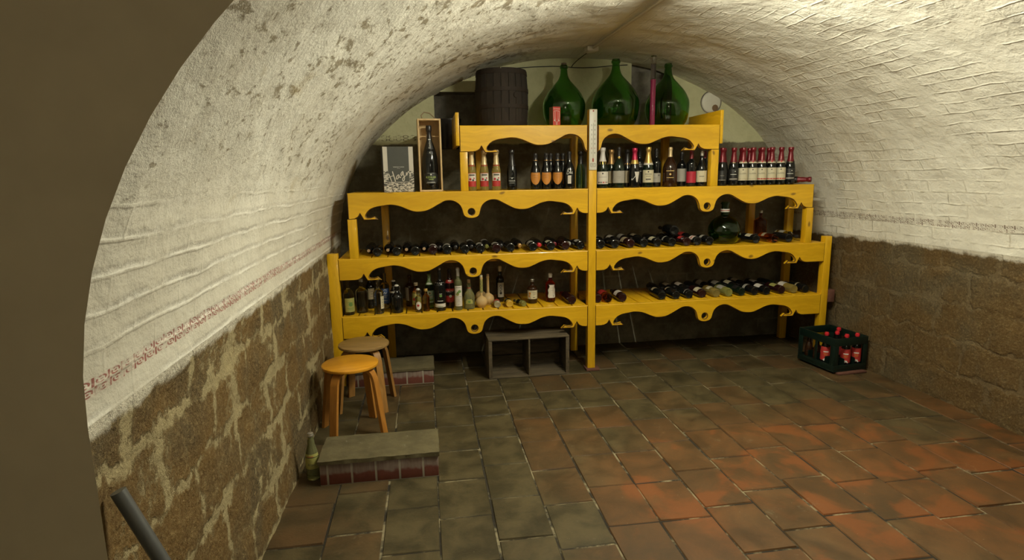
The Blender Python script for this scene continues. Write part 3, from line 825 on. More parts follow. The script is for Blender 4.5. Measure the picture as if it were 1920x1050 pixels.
def label_mesh(P, z0, z1, ha, mats, deco=(), shape='rect', a0=0.0, off=.0008):
    """paper wrapped round the bottle, centred on the side facing -y; a0 turns it"""
    mb = MB(); na, nz = 10, 6
    def pt(a, z, o): 
        q = rad_at(P, z) + o
        return (q * math.sin(a), -q * math.cos(a), z)
    def patch(za, zb, fa, mi, o, n=na, m=1, cen=0.0):
        vs = []; fs = []
        for i in range(m + 1):
            t = i / m; z = za + (zb - za) * t; w_ = fa(t)
            vs += [pt(a0 + cen + w_ * (2 * k / n - 1), z, o) for k in range(n + 1)]
        W = n + 1
        for i in range(m): fs += [(i * W + k, i * W + k + 1, (i + 1) * W + k + 1, (i + 1) * W + k) for k in range(n)]
        mb.add(vs, fs, mi)
    if shape == 'rect': fa = lambda t: ha
    elif shape == 'shield': fa = lambda t: ha * (min(1.0, .10 + 1.35 * t ** .62) if t < .75 else 1.0 - .10 * (t - .75) / .25)
    elif shape == 'oval': fa = lambda t: ha * math.sqrt(max(.02, 1 - (2 * t - 1) ** 2))
    elif shape == 'torn': fa = lambda t: ha * (.80 + .12 * math.sin(5 * t) + .10 * math.sin(13 * t))
    elif shape == 'oct': fa = lambda t: ha * min(1.0, .62 + 1.9 * min(t, 1 - t))
    elif shape == 'swoosh': fa = lambda t: ha * (.25 + .75 * t)
    patch(z0, z1, fa, 0, off, m=12 if shape != 'rect' else nz)
    for d in deco:
        if d[0] == 'line': _, z, w_, th_, mi, cen = d; patch(z - th_ / 2, z + th_ / 2, lambda t: w_, mi, off + .0006, 6, 1, cen)
        elif d[0] == 'disc': _, z, rr, mi, cen = d; patch(z - rr, z + rr, lambda t: (rr / rad_at(P, z)) * math.sqrt(max(.01, 1 - (2 * t - 1) ** 2)), mi, off + .0006, 6, 8, cen)
        elif d[0] == 'text':
            _, s, size, z, mi, sh, up_ = d
            vs, fs = text_geo(s, size, sh); rr = rad_at(P, z)
            V = [(pt(a0 + (-b if up_ else a) / rr, z + (a if up_ else b), off + .0011)) for a, b in vs]
            mb.add(V, fs, mi)
        elif d[0] == 'stroke':
            _, pts, wd, mi = d; rr = rad_at(P, z0)
            ribbon(mb, pts, wd, lambda x, y: pt(a0 + x / rr, y, off + .0011), mi)
    return mb.mesh('label', [M[m] for m in mats])
def bottle(label, kind, H, r, gm, loc, rz=None, name='wine_bottle', cat='bottle', group=None, cap=None, labels=(), pose='stand', spin=0.0, seg=24, stopper=None, yaw=0.0):
    t = thing(name, label, cat, loc, 0, group)
    P = profile(kind, H, r); key = (kind, round(H, 4), round(r, 4))
    link('glass_body', cached(key + ('g', gm), lambda: MB().lathe(P, seg).mesh('glass_body', M[gm])), t)
    if cap:
        z0, cm, bulge = cap
        link('capsule', cached(key + ('c', z0, cm, bulge), lambda: cap_mesh(P, H, z0 * H, M[cm], bulge)), t)
    for lb in labels:
        nm, z0, z1, ha, mats = lb[:5]; ex = lb[5] if len(lb) > 5 else {}
        link(nm, cached(key + ('l', repr(lb)), lambda: label_mesh(P, z0 * H, z1 * H, R(ha), mats, **ex)), t)
    if stopper: stopper(t, P, H, r)
    if pose == 'stand':
        t.rotation_euler = (0, 0, (-math.atan2(loc[0], loc[1]) * .85 if rz is None else rz))
    else:
        m = (Matrix.Rotation(yaw, 4, 'Z') @ Matrix.Rotation(R(-90 if pose == 'butt' else 90), 4, 'X') @ Matrix.Rotation(spin + (PI if pose == 'neck' else 0), 4, 'Z'))
        t.rotation_euler = m.to_euler()
    return t
def cork_stop(mat='cork', h=.022, rr=.0105):
    def f(t, P, H, r): link('cork', cached(('cork', mat, h, rr, H), lambda: MB().lathe([(0, H - .004), (rr, H - .004), (rr * 1.05, H + h), (rr * .95, H + h + .002), (0, H + h + .002)], 14).mesh('cork', M[mat])), t)
    return f
def screw_cap(mat, h=.020, rr=.0155):
    def f(t, P, H, r): link('screw_cap', cached(('sc', mat, h, rr, H), lambda: MB().lathe([(rr, H - h), (rr, H), (rr * .92, H + .002), (0, H + .0025)], 18).mesh('screw_cap', M[mat])), t)
    return f
def swing_stop(t, P, H, r):
    n = rad_at(P, H * .88)
    def mk():
        return MB().lathe([(n * 1.0, H), (n * 1.12, H + .002), (n * 1.05, H + .010), (n * .6, H + .013), (0, H + .014)], 16).mesh('ceramic_stopper', M['ceramic'])
    link('ceramic_stopper', cached(('sw', H, r), mk), t)
    def mw():
        mb = MB(); zc = H * .83
        mb.tube([(n * 1.3 * math.cos(a), n * 1.3 * math.sin(a), zc) for a in [2 * PI * i / 16 for i in range(16)]], .0012, 6, closed=True)
        for s in (-1, 1):
            mb.tube([(s * n * 1.3, 0, zc), (s * n * 1.9, -.003, zc + .012), (s * n * 1.7, -.004, H - .002), (s * n * .9, 0, H + .008)], .0012, 6)
        mb.tube([(n * 1.5, -.004, zc - .004), (n * 2.1, -.012, zc - .022), (0, -.020, zc - .030), (-n * 2.1, -.012, zc - .022), (-n * 1.5, -.004, zc - .004)], .0012, 6)
        return mb.mesh('wire_bail', M['wire'])
    link('wire_bail', cached(('wb', H, r), mw), t)
ORD = 'first second third fourth fifth sixth seventh eighth ninth tenth eleventh twelfth thirteenth fourteenth fifteenth sixteenth'.split()
Z1, Z2, Z3, Z4 = .5405, .9805, 1.4605, 1.9355
def LN(*zs, w=.35, mi=1, th=.0025): return tuple(('line', z, w * (1 if i % 2 == 0 else .7), th, mi, 0.0) for i, z in enumerate(zs))

# ---- lowest tier, left bay: liqueur bottles
G1 = 'spirits and liqueurs on the lowest shelf'
def liq(label, *a, **k): return bottle(label, *a, group=G1, **({'name': 'liqueur_bottle'} | k))
liq('clear round bottle with a yellow-green label, against the left end post of lowest shelf', 'liquor', .265, .0406, 'clear', (-.615, 4.481, Z1),
    labels=[('label', .10, .50, 62, ('yelgreen', 'ink_green'), {'a0': .35, 'deco': (('line', .10, .5, .004, 1, 0), ('line', .055, .7, .004, 1, 0), ('line', .045, .5, .003, 1, 0), ('disc', .085, .016, 1, 0))})])
liq('wide unlabelled clear bottle, second from the left end post on lowest shelf', 'liquor', .262, .0452, 'clear', (-.524, 4.537, Z1), stopper=screw_cap('ceramic'))
liq('dark bottle with small tan label behind the wide clear bottle on lowest shelf', 'bordeaux', .275, .0335, 'black', (-.472, 4.675, Z1),
    labels=[('label', .28, .60, 50, ('tanlab', 'ink'), {'a0': .4, 'deco': LN(.10, .12, .14)})])
liq('clear square-shouldered bottle with narrow cream label along its right side', 'liquor', .255, .0384, 'clear', (-.391, 4.472, Z1),
    labels=[('label', .16, .54, 32, ('creamlab', 'ink'), {'a0': .95, 'deco': LN(.06, .075, .09, .11)})], stopper=cork_stop('corkdark', .014))
liq('clear bottle with a tall blue and white label on lowest shelf', 'slim', .285, .0340, 'clear', (-.352, 4.640, Z1),
    labels=[('label', .16, .58, 62, ('blue', 'ink_white'), {'deco': (('stroke', [(-.014, .150), (.0, .158), (.014, .150)], .004, 1), ('stroke', [(-.010, .122), (-.004, .140), (.004, .122), (.012, .140)], .0035, 1), ('line', .108, .5, .004, 1, 0), ('line', .095, .3, .003, 1, 0), ('line', .07, .55, .003, 1, 0))})])
liq('stout black swing-top bottle with white stopper at front of lowest shelf', 'swing', .205, .0446, 'black', (-.252, 4.476, Z1), name='swing_top_bottle', stopper=swing_stop)
liq('dark swing-top bottle half hidden behind the stout black one', 'swing', .225, .0356, 'black', (-.281, 4.580, Z1), name='swing_top_bottle', stopper=swing_stop,
    labels=[('neck_label', .62, .67, 80, ('greylab',))])
liq('dark bottle with a narrow white label strip behind the fruit-label bottle', 'bordeaux', .255, .0370, 'dark_brown', (-.158, 4.685, Z1),
    labels=[('label', .20, .62, 26, ('greylab',), {'a0': -.75})])
liq('amber liqueur bottle with fruit picture label and cream cap', 'liquor', .212, .0329, 'amber', (-.107, 4.553, Z1), stopper=screw_cap('creamlab'),
    labels=[('label', .20, .68, 70, ('yelgreen', 'redlab', 'ink_green'), {'a0': -.2, 'deco': (('disc', .085, .012, 1, -.3), ('disc', .105, .010, 2, .35), ('line', .058, .5, .004, 1, 0))})])
liq('little swing-top bottle with white oval label', 'swing', .172, .0262, 'clear', (-.090, 4.456, Z1), name='swing_top_bottle', stopper=swing_stop,
    labels=[('label', .12, .50, 48, ('white', 'redlab'), {'shape': 'oval', 'deco': (('disc', .055, .009, 1, -.1),)})])
liq('small amber bottle with gold cap beside the little swing-top bottle', 'liquor', .175, .0274, 'amber', (-.031, 4.475, Z1), stopper=screw_cap('gold', .018))
liq('tall green glass bottle with big pale lettering up its neck', 'bordeaux', .290, .0342, 'tallgreen', (-.002, 4.580, Z1),
    labels=[('label', .16, .50, 66, ('palegreen', 'ink_green', 'ink_white'), {'deco': (('disc', .125, .014, 2, 0), ('disc', .125, .008, 1, 0), ('line', .095, .6, .008, 2, .1), ('line', .068, .6, .012, 1, .2))}),
            ('neck_label', .66, .94, 65, ('ink_green', 'ink_white'), {'deco': (('text', 'RACH', .024, .232, 1, 0, True), ('line', .20, .8, .008, 1, 0))})])
liq('large black bottle with small white label low on its body', 'liquor', .318, .0446, 'black', (.078, 4.478, Z1), stopper=cork_stop('corkdark', .016),
    labels=[('label', .10, .19, 62, ('white', 'ink_green'), {'deco': (('line', .038, .5, .004, 1, 0),)}),
            ('upper_label', .22, .44, 55, ('black', 'ink_white', 'ink_green'), {'deco': (('line', .082, .5, .004, 1, 0), ('disc', .122, .011, 2, .1), ('line', .137, .25, .003, 1, .1))}),
            ('collar', .69, .705, 150, ('silver',))])
liq('dark bottle with red and white label behind the tall white-label bottle', 'bordeaux', .315, .0349, 'dark_red', (.158, 4.560, Z1), cap=(.90, 'blackfoil', False),
    labels=[('label', .16, .50, 66, ('redlab', 'ink_white', 'blacklab'), {'deco': (('line', .118, 1.1, .034, 2, 0), ('text', 'RACH', .022, .135, 1, 0, False), ('disc', .098, .011, 1, .1), ('line', .058, 1.0, .004, 2, 0))}),
            ('neck_label', .64, .72, 120, ('redlab', 'ink_white'), {'deco': (('line', .22, .5, .008, 1, 0),)})])
liq('tall slim greenish bottle with long white label and leaf picture', 'slim', .335, .0300, 'liqgreen', (.220, 4.463, Z1), cap=(.80, 'greylab', False),
    labels=[('label', .10, .58, 62, ('white', 'ink_green', 'olive', 'ink'), {'deco': (('disc', .150, .012, 1, .3), ('disc', .140, .009, 1, -.1), ('disc', .128, .012, 2, -.25), ('line', .108, .8, .002, 3, 0), ('line', .181, .6, .003, 3, 0)) + LN(.09, .08, .07, .05, mi=3, th=.0015)})])
liq('squat clear decanter with cork, below the left boss of the scalloped front', 'jug', .205, .0448, 'liqgreen', (.305, 4.493, Z1), stopper=cork_stop('cork', .024, .0125),
    labels=[('label', .22, .40, 40, ('yelgreen', 'ink_green'), {'shape': 'torn', 'deco': (('disc', .062, .010, 1, 0),)}), ('red_collar', .80, .825, 170, ('redlab',))])
liq('round flask of creamy liqueur with yellow paper round its long neck, front one', 'flask', .245, .0480, 'cream', (.404, 4.506, Z1), name='flask_bottle', stopper=cork_stop('creamlab', .012, .011),
    labels=[('neck_label', .50, .92, 175, ('yelgreen', 'ink'), {'deco': (('stroke', [(-.006, .215), (.004, .205), (-.005, .190), (.006, .178), (-.004, .165), (.005, .150)], .0022, 1), ('line', .128, 2.5, .004, 1, 0))})])
liq('round flask of creamy liqueur behind the paper-necked flask', 'flask', .235, .0490, 'cream', (.466, 4.600, Z1), name='flask_bottle', stopper=cork_stop('cork', .014, .0105))
liq('round flask of creamy liqueur standing at the back of its shelf', 'flask', .245, .0470, 'cream', (.420, 4.730, Z1), name='flask_bottle', stopper=cork_stop('corkdark', .014, .0105))
liq('slim black bottle with blue-grey lettered label and pale corked neck', 'bordeaux', .295, .0323, 'black', (.578, 4.700, Z1), cap=(.86, 'creamlab', False),
    labels=[('label', .14, .55, 50, ('greylab', 'blacklab'), {'a0': .25, 'deco': (('stroke', [(-.012, .13), (-.004, .145), (.004, .13), (-.006, .118), (.008, .108), (-.008, .095), (.002, .085)], .004, 1), ('disc', .075, .010, 1, -.1))})])
liq('brown medicine-style bottle with wide cream label standing alone', 'liquor', .195, .0405, 'dark_brown', (.828, 4.585, Z1), stopper=screw_cap('silver', .018),
    labels=[('label', .20, .56, 74, ('creamlab', 'ink', 'orange'), {'deco': (('disc', .085, .010, 2, -.55), ('disc', .062, .008, 2, -.62), ('line', .098, .4, .002, 1, 0), ('line', .088, .35, .003, 1, .35), ('line', .074, .3, .003, 1, .35), ('line', .052, .25, .005, 1, .3), ('line', .048, .12, .005, 1, -.5))})])
liq('red liqueur bottle with torn white label', 'bordeaux', .235, .0405, 'redglass', (.982, 4.605, Z1), cap=(.86, 'ceramic', False),
    labels=[('label', .16, .62, 52, ('white', 'ink'), {'shape': 'torn', 'a0': .35, 'deco': LN(.12, .10, mi=1, th=.0012) + (('disc', .052, .004, 1, .3),)})])
for lab, x, gm, cm, yw, rr2 in (('small frosted bottle lying base-out in front of the creamy flasks', .523, 'frost', 'redlab', -.05, .0270),
                       ('small bottle lying with its yellow end towards the front', .621, 'honey', 'black', .03, .0285),
                       ('small greenish bottle lying askew beside the cream-labelled brown bottle', .738, 'olive', 'black', .40, .0235)):
    bottle(lab, 'mini', .155, rr2, gm, (x, 4.45, Z1 + rr2 + .0004), name='miniature_bottle', group='miniatures lying on the lowest shelf', pose='butt', yaw=yw,
           cap=(.80, 'blackfoil', False), labels=[('label', .30, .58, 120, (cm, 'white'))])

# ---- middle of the rack: standing bottles on the third tier
G3 = 'standing sparkling wines on the third shelf'
def mid(label, *a, **k): return bottle(label, *a, group=G3, **({'name': 'sparkling_wine_bottle'} | k))
YL = [('neck_band', .60, .635, 175, ('redlab',)),
      ('label', .10, .44, 56, ('redlab', 'white', 'ink', 'crimson'), {'deco': (('line', .100, .95, .056, 1, 0), ('line', .116, .6, .010, 2, 0), ('disc', .085, .009, 3, -.35), ('disc', .078, .008, 2, .25), ('disc', .092, .006, 3, .45))})]
for x, y, wh in ((.351, 4.47, 'beside the short left post'), (.447, 4.48, 'middle one of its three'), (.538, 4.47, 'beside a black sparkling bottle')):
    mid('yellow wine bottle with red and white label, ' + wh, 'champagne', .300, .0352, 'lemon', (x, y, Z3), cap=(.64, 'paleneck', True), labels=YL)
mid('lone black sparkling bottle with small white lettering near its base', 'champagne', .300, .0393, 'black', (.659, 4.48, Z3), cap=(.60, 'blackfoil', True),
    labels=[('label', .10, .36, 60, ('black', 'ink_white'), {'shape': 'oct', 'deco': (('text', 'KESSLER', .0135, .068, 1, 0, False), ('line', .052, .5, .0015, 1, 0), ('line', .092, .4, .0015, 1, 0), ('disc', .087, .004, 1, 0))})])
OL = [('label', .13, .47, 64, ('orange', 'ink'), {'shape': 'shield', 'deco': (('line', .108, .5, .0015, 1, 0), ('line', .092, .3, .0012, 1, 0), ('line', .126, .6, .002, 1, 0))}), ('neck_band', .80, .815, 170, ('bronze',))]
for x, y, wh in ((.843, 4.48, 'first from the lone black bottle'), (.928, 4.48, 'second from the lone black bottle'), (1.019, 4.49, 'third and last of the front row')):
    mid('black bottle with orange shield label, ' + wh, 'champagne', .272, .0400, 'black', (x, y, Z3), labels=OL, cap=(.82, 'blackfoil', False))
for x, y, wh in ((.985, 4.585, 'between the second and third'), (1.085, 4.585, 'behind the white script bottle')):
    mid('black orange-label bottle of the back row, ' + wh, 'champagne', .274, .0390, 'black', (x, y, Z3), labels=OL, cap=(.82, 'blackfoil', False))
mid('black bottle with white handwritten lettering and upright white strip', 'burgundy', .283, .0425, 'black', (1.111, 4.482, Z3), cap=(.80, 'blackfoil', False),
    labels=[('label', .14, .36, 18, ('white', 'ink'), {'deco': LN(.09, .08, .07, .06, w=.2, th=.0012)}),
            ('script', .38, .56, 40, ('black', 'ink_white'), {'deco': (('stroke', [(-.020, .112), (-.012, .150), (-.004, .152), (-.010, .134), (-.002, .128), (-.010, .112), (-.022, .114)], .003, 1),
              ('stroke', [(.002, .116), (.008, .140), (.012, .150), (.007, .128), (.006, .116), (.010, .118)], .0028, 1), ('stroke', [(.020, .130), (.013, .124), (.014, .116), (.020, .122), (.022, .132), (.020, .116), (.026, .118)], .0026, 1))})])
mid('dark green bottle half hidden behind the central rack post', 'champagne', .287, .0360, 'tallgreen', (1.222, 4.56, Z3), cap=(.66, 'blackfoil', True))
mid('sparkling bottle with white foil neck and red-patterned white label, beside central post', 'champagne', .310, .0450, 'dark_green', (1.377, 4.478, Z3), cap=(.66, 'whitefoil', True),
    labels=[('neck_band', .585, .66, 175, ('gold',)), ('label', .10, .41, 68, ('white', 'ink', 'redlab'), {'deco': (('disc', .112, .006, 1, 0), ('line', .085, .7, .0018, 1, 0), ('line', .044, .12, .010, 1, -.65), ('line', .044, .10, .010, 1, -.28), ('line', .044, .10, .012, 2, .10), ('line', .044, .06, .012, 2, .42), ('line', .044, .10, .010, 1, .75))})])
mid('gold-foil bottle with dull tan label standing behind the white-foil bottle', 'champagne', .298, .0415, 'dark_green', (1.478, 4.575, Z3), cap=(.62, 'bronze', True), labels=[('label', .12, .44, 66, ('tanlab',))])
mid('broad burgundy bottle with plain white-grey label', 'burgundy', .312, .0500, 'dark_green', (1.510, 4.482, Z3), name='wine_bottle', cap=(.78, 'blackfoil', False),
    labels=[('label', .12, .42, 62, ('greylab', 'ink'), {'deco': LN(.085, .075, w=.25, th=.0012)}), ('gold_seal', .72, .77, 38, ('gold',), {'shape': 'shield'})])
mid('dark bottle with tan label in the back row beside the broad burgundy bottle', 'champagne', .300, .0400, 'black', (1.612, 4.578, Z3), cap=(.64, 'blackfoil', True), labels=[('label', .12, .44, 66, ('tanlab',)), ('neck_band', .60, .64, 175, ('bronze',))])
mid('black sparkling bottle with pink foil neck and white brushstroke label', 'champagne', .304, .0430, 'black', (1.634, 4.468, Z3), cap=(.70, 'pinkfoil', True),
    labels=[('neck_seal', .60, .70, 105, ('gold',)), ('label', .14, .40, 26, ('white', 'ink'), {'shape': 'swoosh', 'a0': .45}),
            ('swirl', .18, .42, 60, ('black', 'ink_white'), {'off': .0006, 'deco': (('stroke', [(-.022, .068), (-.016, .060), (.002, .085), (.016, .108)], .003, 1), ('stroke', [(-.024, .060), (-.018, .072)], .003, 1))})])
mid('slender black bottle with silver lettering in the back row', 'bordeaux', .303, .0335, 'black', (1.712, 4.570, Z3), cap=(.80, 'blackfoil', False),
    labels=[('label', .10, .46, 50, ('blacklab', 'greylab'), {'deco': (('text', 'A N N O', .012, .09, 1, 0, True), ('line', .125, .5, .004, 1, 0))}), ('neck_label', .50, .62, 60, ('blacklab', 'silver'), {'deco': (('line', .18, .6, .004, 1, 0), ('line', .165, .6, .006, 1, 0))})])
mid('sparkling bottle with gold foil neck, white collar and cream label', 'champagne', .311, .0445, 'dark_green', (1.748, 4.472, Z3), cap=(.60, 'gold', True),
    labels=[('neck_seal', .56, .625, 110, ('white',)), ('label', .12, .43, 66, ('creamlab', 'ink'), {'deco': (('disc', .120, .006, 1, 0), ('line', .102, .6, .004, 1, 0), ('line', .086, .4, .003, 1, 0), ('line', .062, .45, .009, 1, 0))})])
mid('black bottle with white label marked by one black leaf, beside back post', 'bordeaux', .302, .0390, 'black', (1.843, 4.545, Z3), name='wine_bottle', cap=(.80, 'blackfoil', False),
    labels=[('label', .12, .36, 62, ('greylab', 'ink'), {'deco': (('disc', .092, .006, 1, .55), ('line', .07, .4, .0015, 1, -.2))})])
mid('big brown-black bottle with buff neck and gold-lettered dark label', 'burgundy', .309, .0570, 'dark_brown', (1.941, 4.498, Z3), name='champagne_bottle', cap=(.76, 'paleneck', False),
    labels=[('label', .16, .46, 46, ('dark_brown', 'ink_gold'), {'off': .0006, 'deco': (('line', .125, .55, .006, 1, 0), ('disc', .098, .008, 1, 0), ('line', .072, .5, .004, 1, 0))})])
mid('wine bottle with whitish mottled label behind the red-label bottle', 'bordeaux', .272, .0360, 'black', (2.072, 4.572, Z3), name='wine_bottle', cap=(.80, 'blackfoil', False), labels=[('label', .14, .52, 66, ('greylab',))])
mid('wine bottle with solid red label between two white labels', 'bordeaux', .280, .0385, 'black', (2.116, 4.488, Z3), name='wine_bottle', cap=(.78, 'redfoil', False), labels=[('label', .10, .42, 70, ('crimson',))])
mid('burgundy bottle with wide white label and silver neck, near short right post', 'burgundy', .278, .0420, 'black', (2.200, 4.480, Z3), name='wine_bottle', cap=(.86, 'silver', False),
    labels=[('label', .12, .44, 66, ('creamlab', 'ink'), {'deco': (('line', .078, .45, .004, 1, 0),)})])
mid('dark unlabelled bottle behind the short right post of the top tier', 'bordeaux', .280, .0380, 'black', (2.262, 4.556, Z3), name='wine_bottle', cap=(.80, 'redfoil', False))

# ---- third tier, right end: red-foil sparkling wines
GR = 'red-foiled sparkling wines at the right end of the third shelf'
CL = [('neck_seal', .585, .655, 115, ('creamlab', 'redlab'), {'deco': (('disc', .188, .007, 1, 0),)}), ('label', .13, .46, 72, ('creamlab', 'ink', 'tanlab'), {'deco': (('disc', .124, .005, 1, 0), ('line', .092, .7, .0022, 1, 0), ('line', .098, .35, .0015, 1, .2), ('line', .052, 1.2, .003, 2, 0))})]
PL = [CL[0], ('label', .13, .46, 72, ('creamlab', 'ink', 'redlab'), {'deco': (('disc', .124, .005, 1, 0), ('line', .092, .7, .0022, 1, 0), ('line', .098, .35, .0015, 1, .2), ('line', .050, 1.2, .009, 2, 0))})]
DL = [('neck_seal', .585, .64, 100, ('blacklab', 'ink_gold'), {'deco': (('line', .180, .4, .003, 1, 0),)}), ('label', .13, .43, 70, ('blacklab', 'ink_white', 'greylab'), {'deco': (('disc', .112, .004, 1, .3), ('line', .088, .6, .004, 1, 0), ('line', .052, .8, .008, 2, 0))})]
DD = [('label', .13, .40, 60, ('blacklab', 'greylab'), {'deco': (('line', .080, .4, .002, 1, 0), ('line', .045, .7, .003, 1, 0))})]
reds = [(2.372, 4.472, DD, 'dark-labelled red-foil bottle touching the top tier\'s right post'), (2.428, 4.560, DD, 'dark red-foil bottle in the back row nearest the right post'),
        (2.468, 4.470, DL, 'red-foil bottle with black label and white lettering, second in the front row'), (2.551, 4.472, CL, 'red-foil bottle with cream label, first of the cream ones'),
        (2.596, 4.575, DD, 'dark red-foil bottle behind the first two cream labels'), (2.634, 4.470, CL, 'red-foil bottle with cream label, second of the cream ones'),
        (2.678, 4.600, DD, 'dark red-foil bottle behind the second and third cream labels'), (2.716, 4.474, PL, 'cream label with red stripe, first of four striped red-foil bottles'),
        (2.799, 4.470, PL, 'cream label with red stripe, second of four striped red-foil bottles'), (2.765, 4.580, PL, 'cream label with red stripe, third of the striped ones, standing behind the gap'),
        (2.881, 4.470, PL, 'cream label with red stripe, fourth and nearest the dark right-hand bottle'), (2.850, 4.595, DD, 'dark red-foil bottle behind the third and fourth striped ones'),
        (2.964, 4.470, DL, 'black-labelled red-foil bottle next to the one lying down')]
for x, y, lb, lab in reds:
    bottle(lab, 'champagne', .300, .0396, 'black', (x, y, Z3), name='sparkling_wine_bottle', group=GR, cap=(.62, 'redfoil', True), labels=lb)
t = bottle('lying sparkling bottle with red foil neck pointing to the right wall', 'champagne', .285, .036, 'black', (2.965, 4.672, Z3 + .037), name='sparkling_wine_bottle', group=GR, cap=(.64, 'redfoil', True))
t.rotation_euler = (Matrix.Rotation(R(42), 4, 'Z') @ Matrix.Rotation(R(90), 4, 'X')).to_euler()

def fit_back(x, fronts, rf, r, H=.300, y0=4.452):
    """how far back a reversed bottle must lie so that it clears the butts on either side"""
    Pf, Pb = profile('bordeaux', H, rf), profile('bordeaux', H, r); y = 4.86
    while y < 4.975:
        ok = True
        for fx in fronts:
            dx = abs(fx - x)
            if dx > .09: continue
            for k in range(60):
                yy = y0 + .014 + H * k / 59; zb_ = y - yy
                if 0 <= zb_ <= H and rad_at(Pf, min(H - .001, H * k / 59 + .002)) + rad_at(Pb, max(.011, zb_)) + .0035 > dx: ok = False; break
        if ok: break
        y += .004
    return y
# ---- second tier, left bay: bottles lying alternately butt and cork to the front
GA = 'wine bottles lying on the left second shelf'
S2L = [-.38, -.236, -.096, .036, .147, .283, .402, .526, .637, .816, .960, 1.077, 1.196]
NK = [-.443 - .01] + [(a + b) / 2 for a, b in zip(S2L, S2L[1:])]
rr_ = random.Random(5)
for i, x in enumerate(S2L):
    lb = []
    if i in (3, 4, 6, 7, 9, 10, 12): lb = [('label', .14, .40, 62, ('greylab' if i != 10 else 'creamlab', 'ink'), {'deco': LN(.07, .085, w=.4)})]
    bottle(f'dark wine bottle lying butt-end out on left second shelf, {ORD[i]} butt from left', 'bordeaux', .298, .0355, ('black', 'dark_red')[i % 4 == 3], (x, 4.452 + rr_.uniform(-.006, .012), Z2 + .0358),
           group=GA, pose='butt', spin=rr_.uniform(-.6, .3), yaw=rr_.uniform(-.012, .012), cap=(.78, 'blackfoil', False), labels=lb)
caps = ['cork', 'cork', 'cork', 'cork', 'blackfoil', 'blackfoil', 'blackfoil', 'olive', 'blackfoil', 'bronze', 'capred', 'redfoil', 'greylab']
for i, x in enumerate(NK):
    cm = caps[i]; corked = cm == 'cork'
    bottle(f'dark wine bottle lying neck-end out on left second shelf, {ORD[i]} neck from left', 'bordeaux', .298, .0355, 'black', (x, fit_back(x, S2L, .0355, .0355), Z2 + .0358),
           group=GA, pose='neck', spin=rr_.uniform(-.3, .3), cap=None if corked else (.80, cm, False), stopper=cork_stop('cork', .003, .0120) if corked else None,
           labels=[('label', .16, .42, 60, ('greylab',))] if i in (6, 7) else [])

# ---- second tier, right bay
GB = 'wine bottles lying on the right second shelf'
S2R = [1.364, 1.479, 1.612, 1.723, 1.834, 1.958, 2.085, 2.181, 2.283]
lab2 = [('greylab', .30, .36), None, ('tanlab', .28, .52), None, ('creamlab', .16, .42), ('greylab', .36, .44), ('redlab', .20, .40), ('white', .10, .34), ('greylab', .30, .44)]
for i, x in enumerate(S2R):
    l = lab2[i]; lb = [('label', l[1], l[2], 58, (l[0], 'crimson' if i == 7 else 'ink'), {'deco': LN(.065, w=.8, th=.016) if i == 7 else LN(l[1] * .3 + .02, w=.5, th=.003)})] if l else []
    bottle(f'dark wine bottle lying butt-end out on right second shelf, {ORD[i]} from the central post', 'bordeaux', .300, .0365, ('black', 'dark_red')[i in (2, 6)], (x, 4.452 + rr_.uniform(-.004, .008), Z2 + .0368),
           group=GB, pose='butt', spin=rr_.uniform(-.5, .1), yaw=rr_.uniform(-.012, .012), cap=(.78, 'blackfoil', False), labels=lb)
lab3 = ['greylab', 'white', 'greylab', 'tanlab', 'black', 'black', 'black', 'redlab']
for i, (a, b) in enumerate(zip(S2R, S2R[1:])):
    bottle(f'dark wine bottle lying reversed behind the right second shelf butts, {ORD[i]} from central post', 'bordeaux', .300, .0365, 'black', ((a + b) / 2, fit_back((a + b) / 2, S2R, .0365, .0365), Z2 + .0368),
           group=GB, pose='neck', spin=rr_.uniform(-.2, .4), cap=(.80, 'blackfoil', False), labels=[('label', .22, .52, 58, (lab3[i], 'ink'), {'deco': LN(.09, .11)})])
bottle('big dark wine bottle stacked on top of the lying bottles beside the small demijohn', 'burgundy', .300, .043, 'black', (2.022, 4.560, Z2 + .119), group=GB, pose='butt', yaw=.02)
for x, gm, lab, lb in ((2.691, 'black', 'dark wine bottle with cream label lying just right of the small demijohn', [('label', .16, .42, 50, ('creamlab', 'ink'), {'deco': LN(.07, .09)})]),
                   (2.856, 'rose', 'pinkish clear bottle lying second from the small demijohn', [('label', .36, .50, 60, ('tanlab',))]),
                   (2.985, 'black', 'black bottle lying at the right end of the second shelf', [])):
    bottle(lab, 'bordeaux', .300, .0365, gm, (x, 4.452, Z2 + .0368), group=GB, pose='butt', spin=-.2, cap=(.80, 'blackfoil', False), labels=lb)
bottle('clear bottle lying at the back by the right end of the second shelf', 'bordeaux', .290, .0355, 'clear', (3.125, 4.84, Z2 + .0358), group=GB, pose='neck', cap=(.82, 'blackfoil', False), labels=[('label', .2, .45, 55, ('greylab',))])
bottle('brownish rose bottle standing upright against the back post of second shelf', 'liquor', .245, .055, 'roseold', (2.952, 4.835, Z2), name='wine_bottle', stopper=screw_cap('silver', .02, .0165))

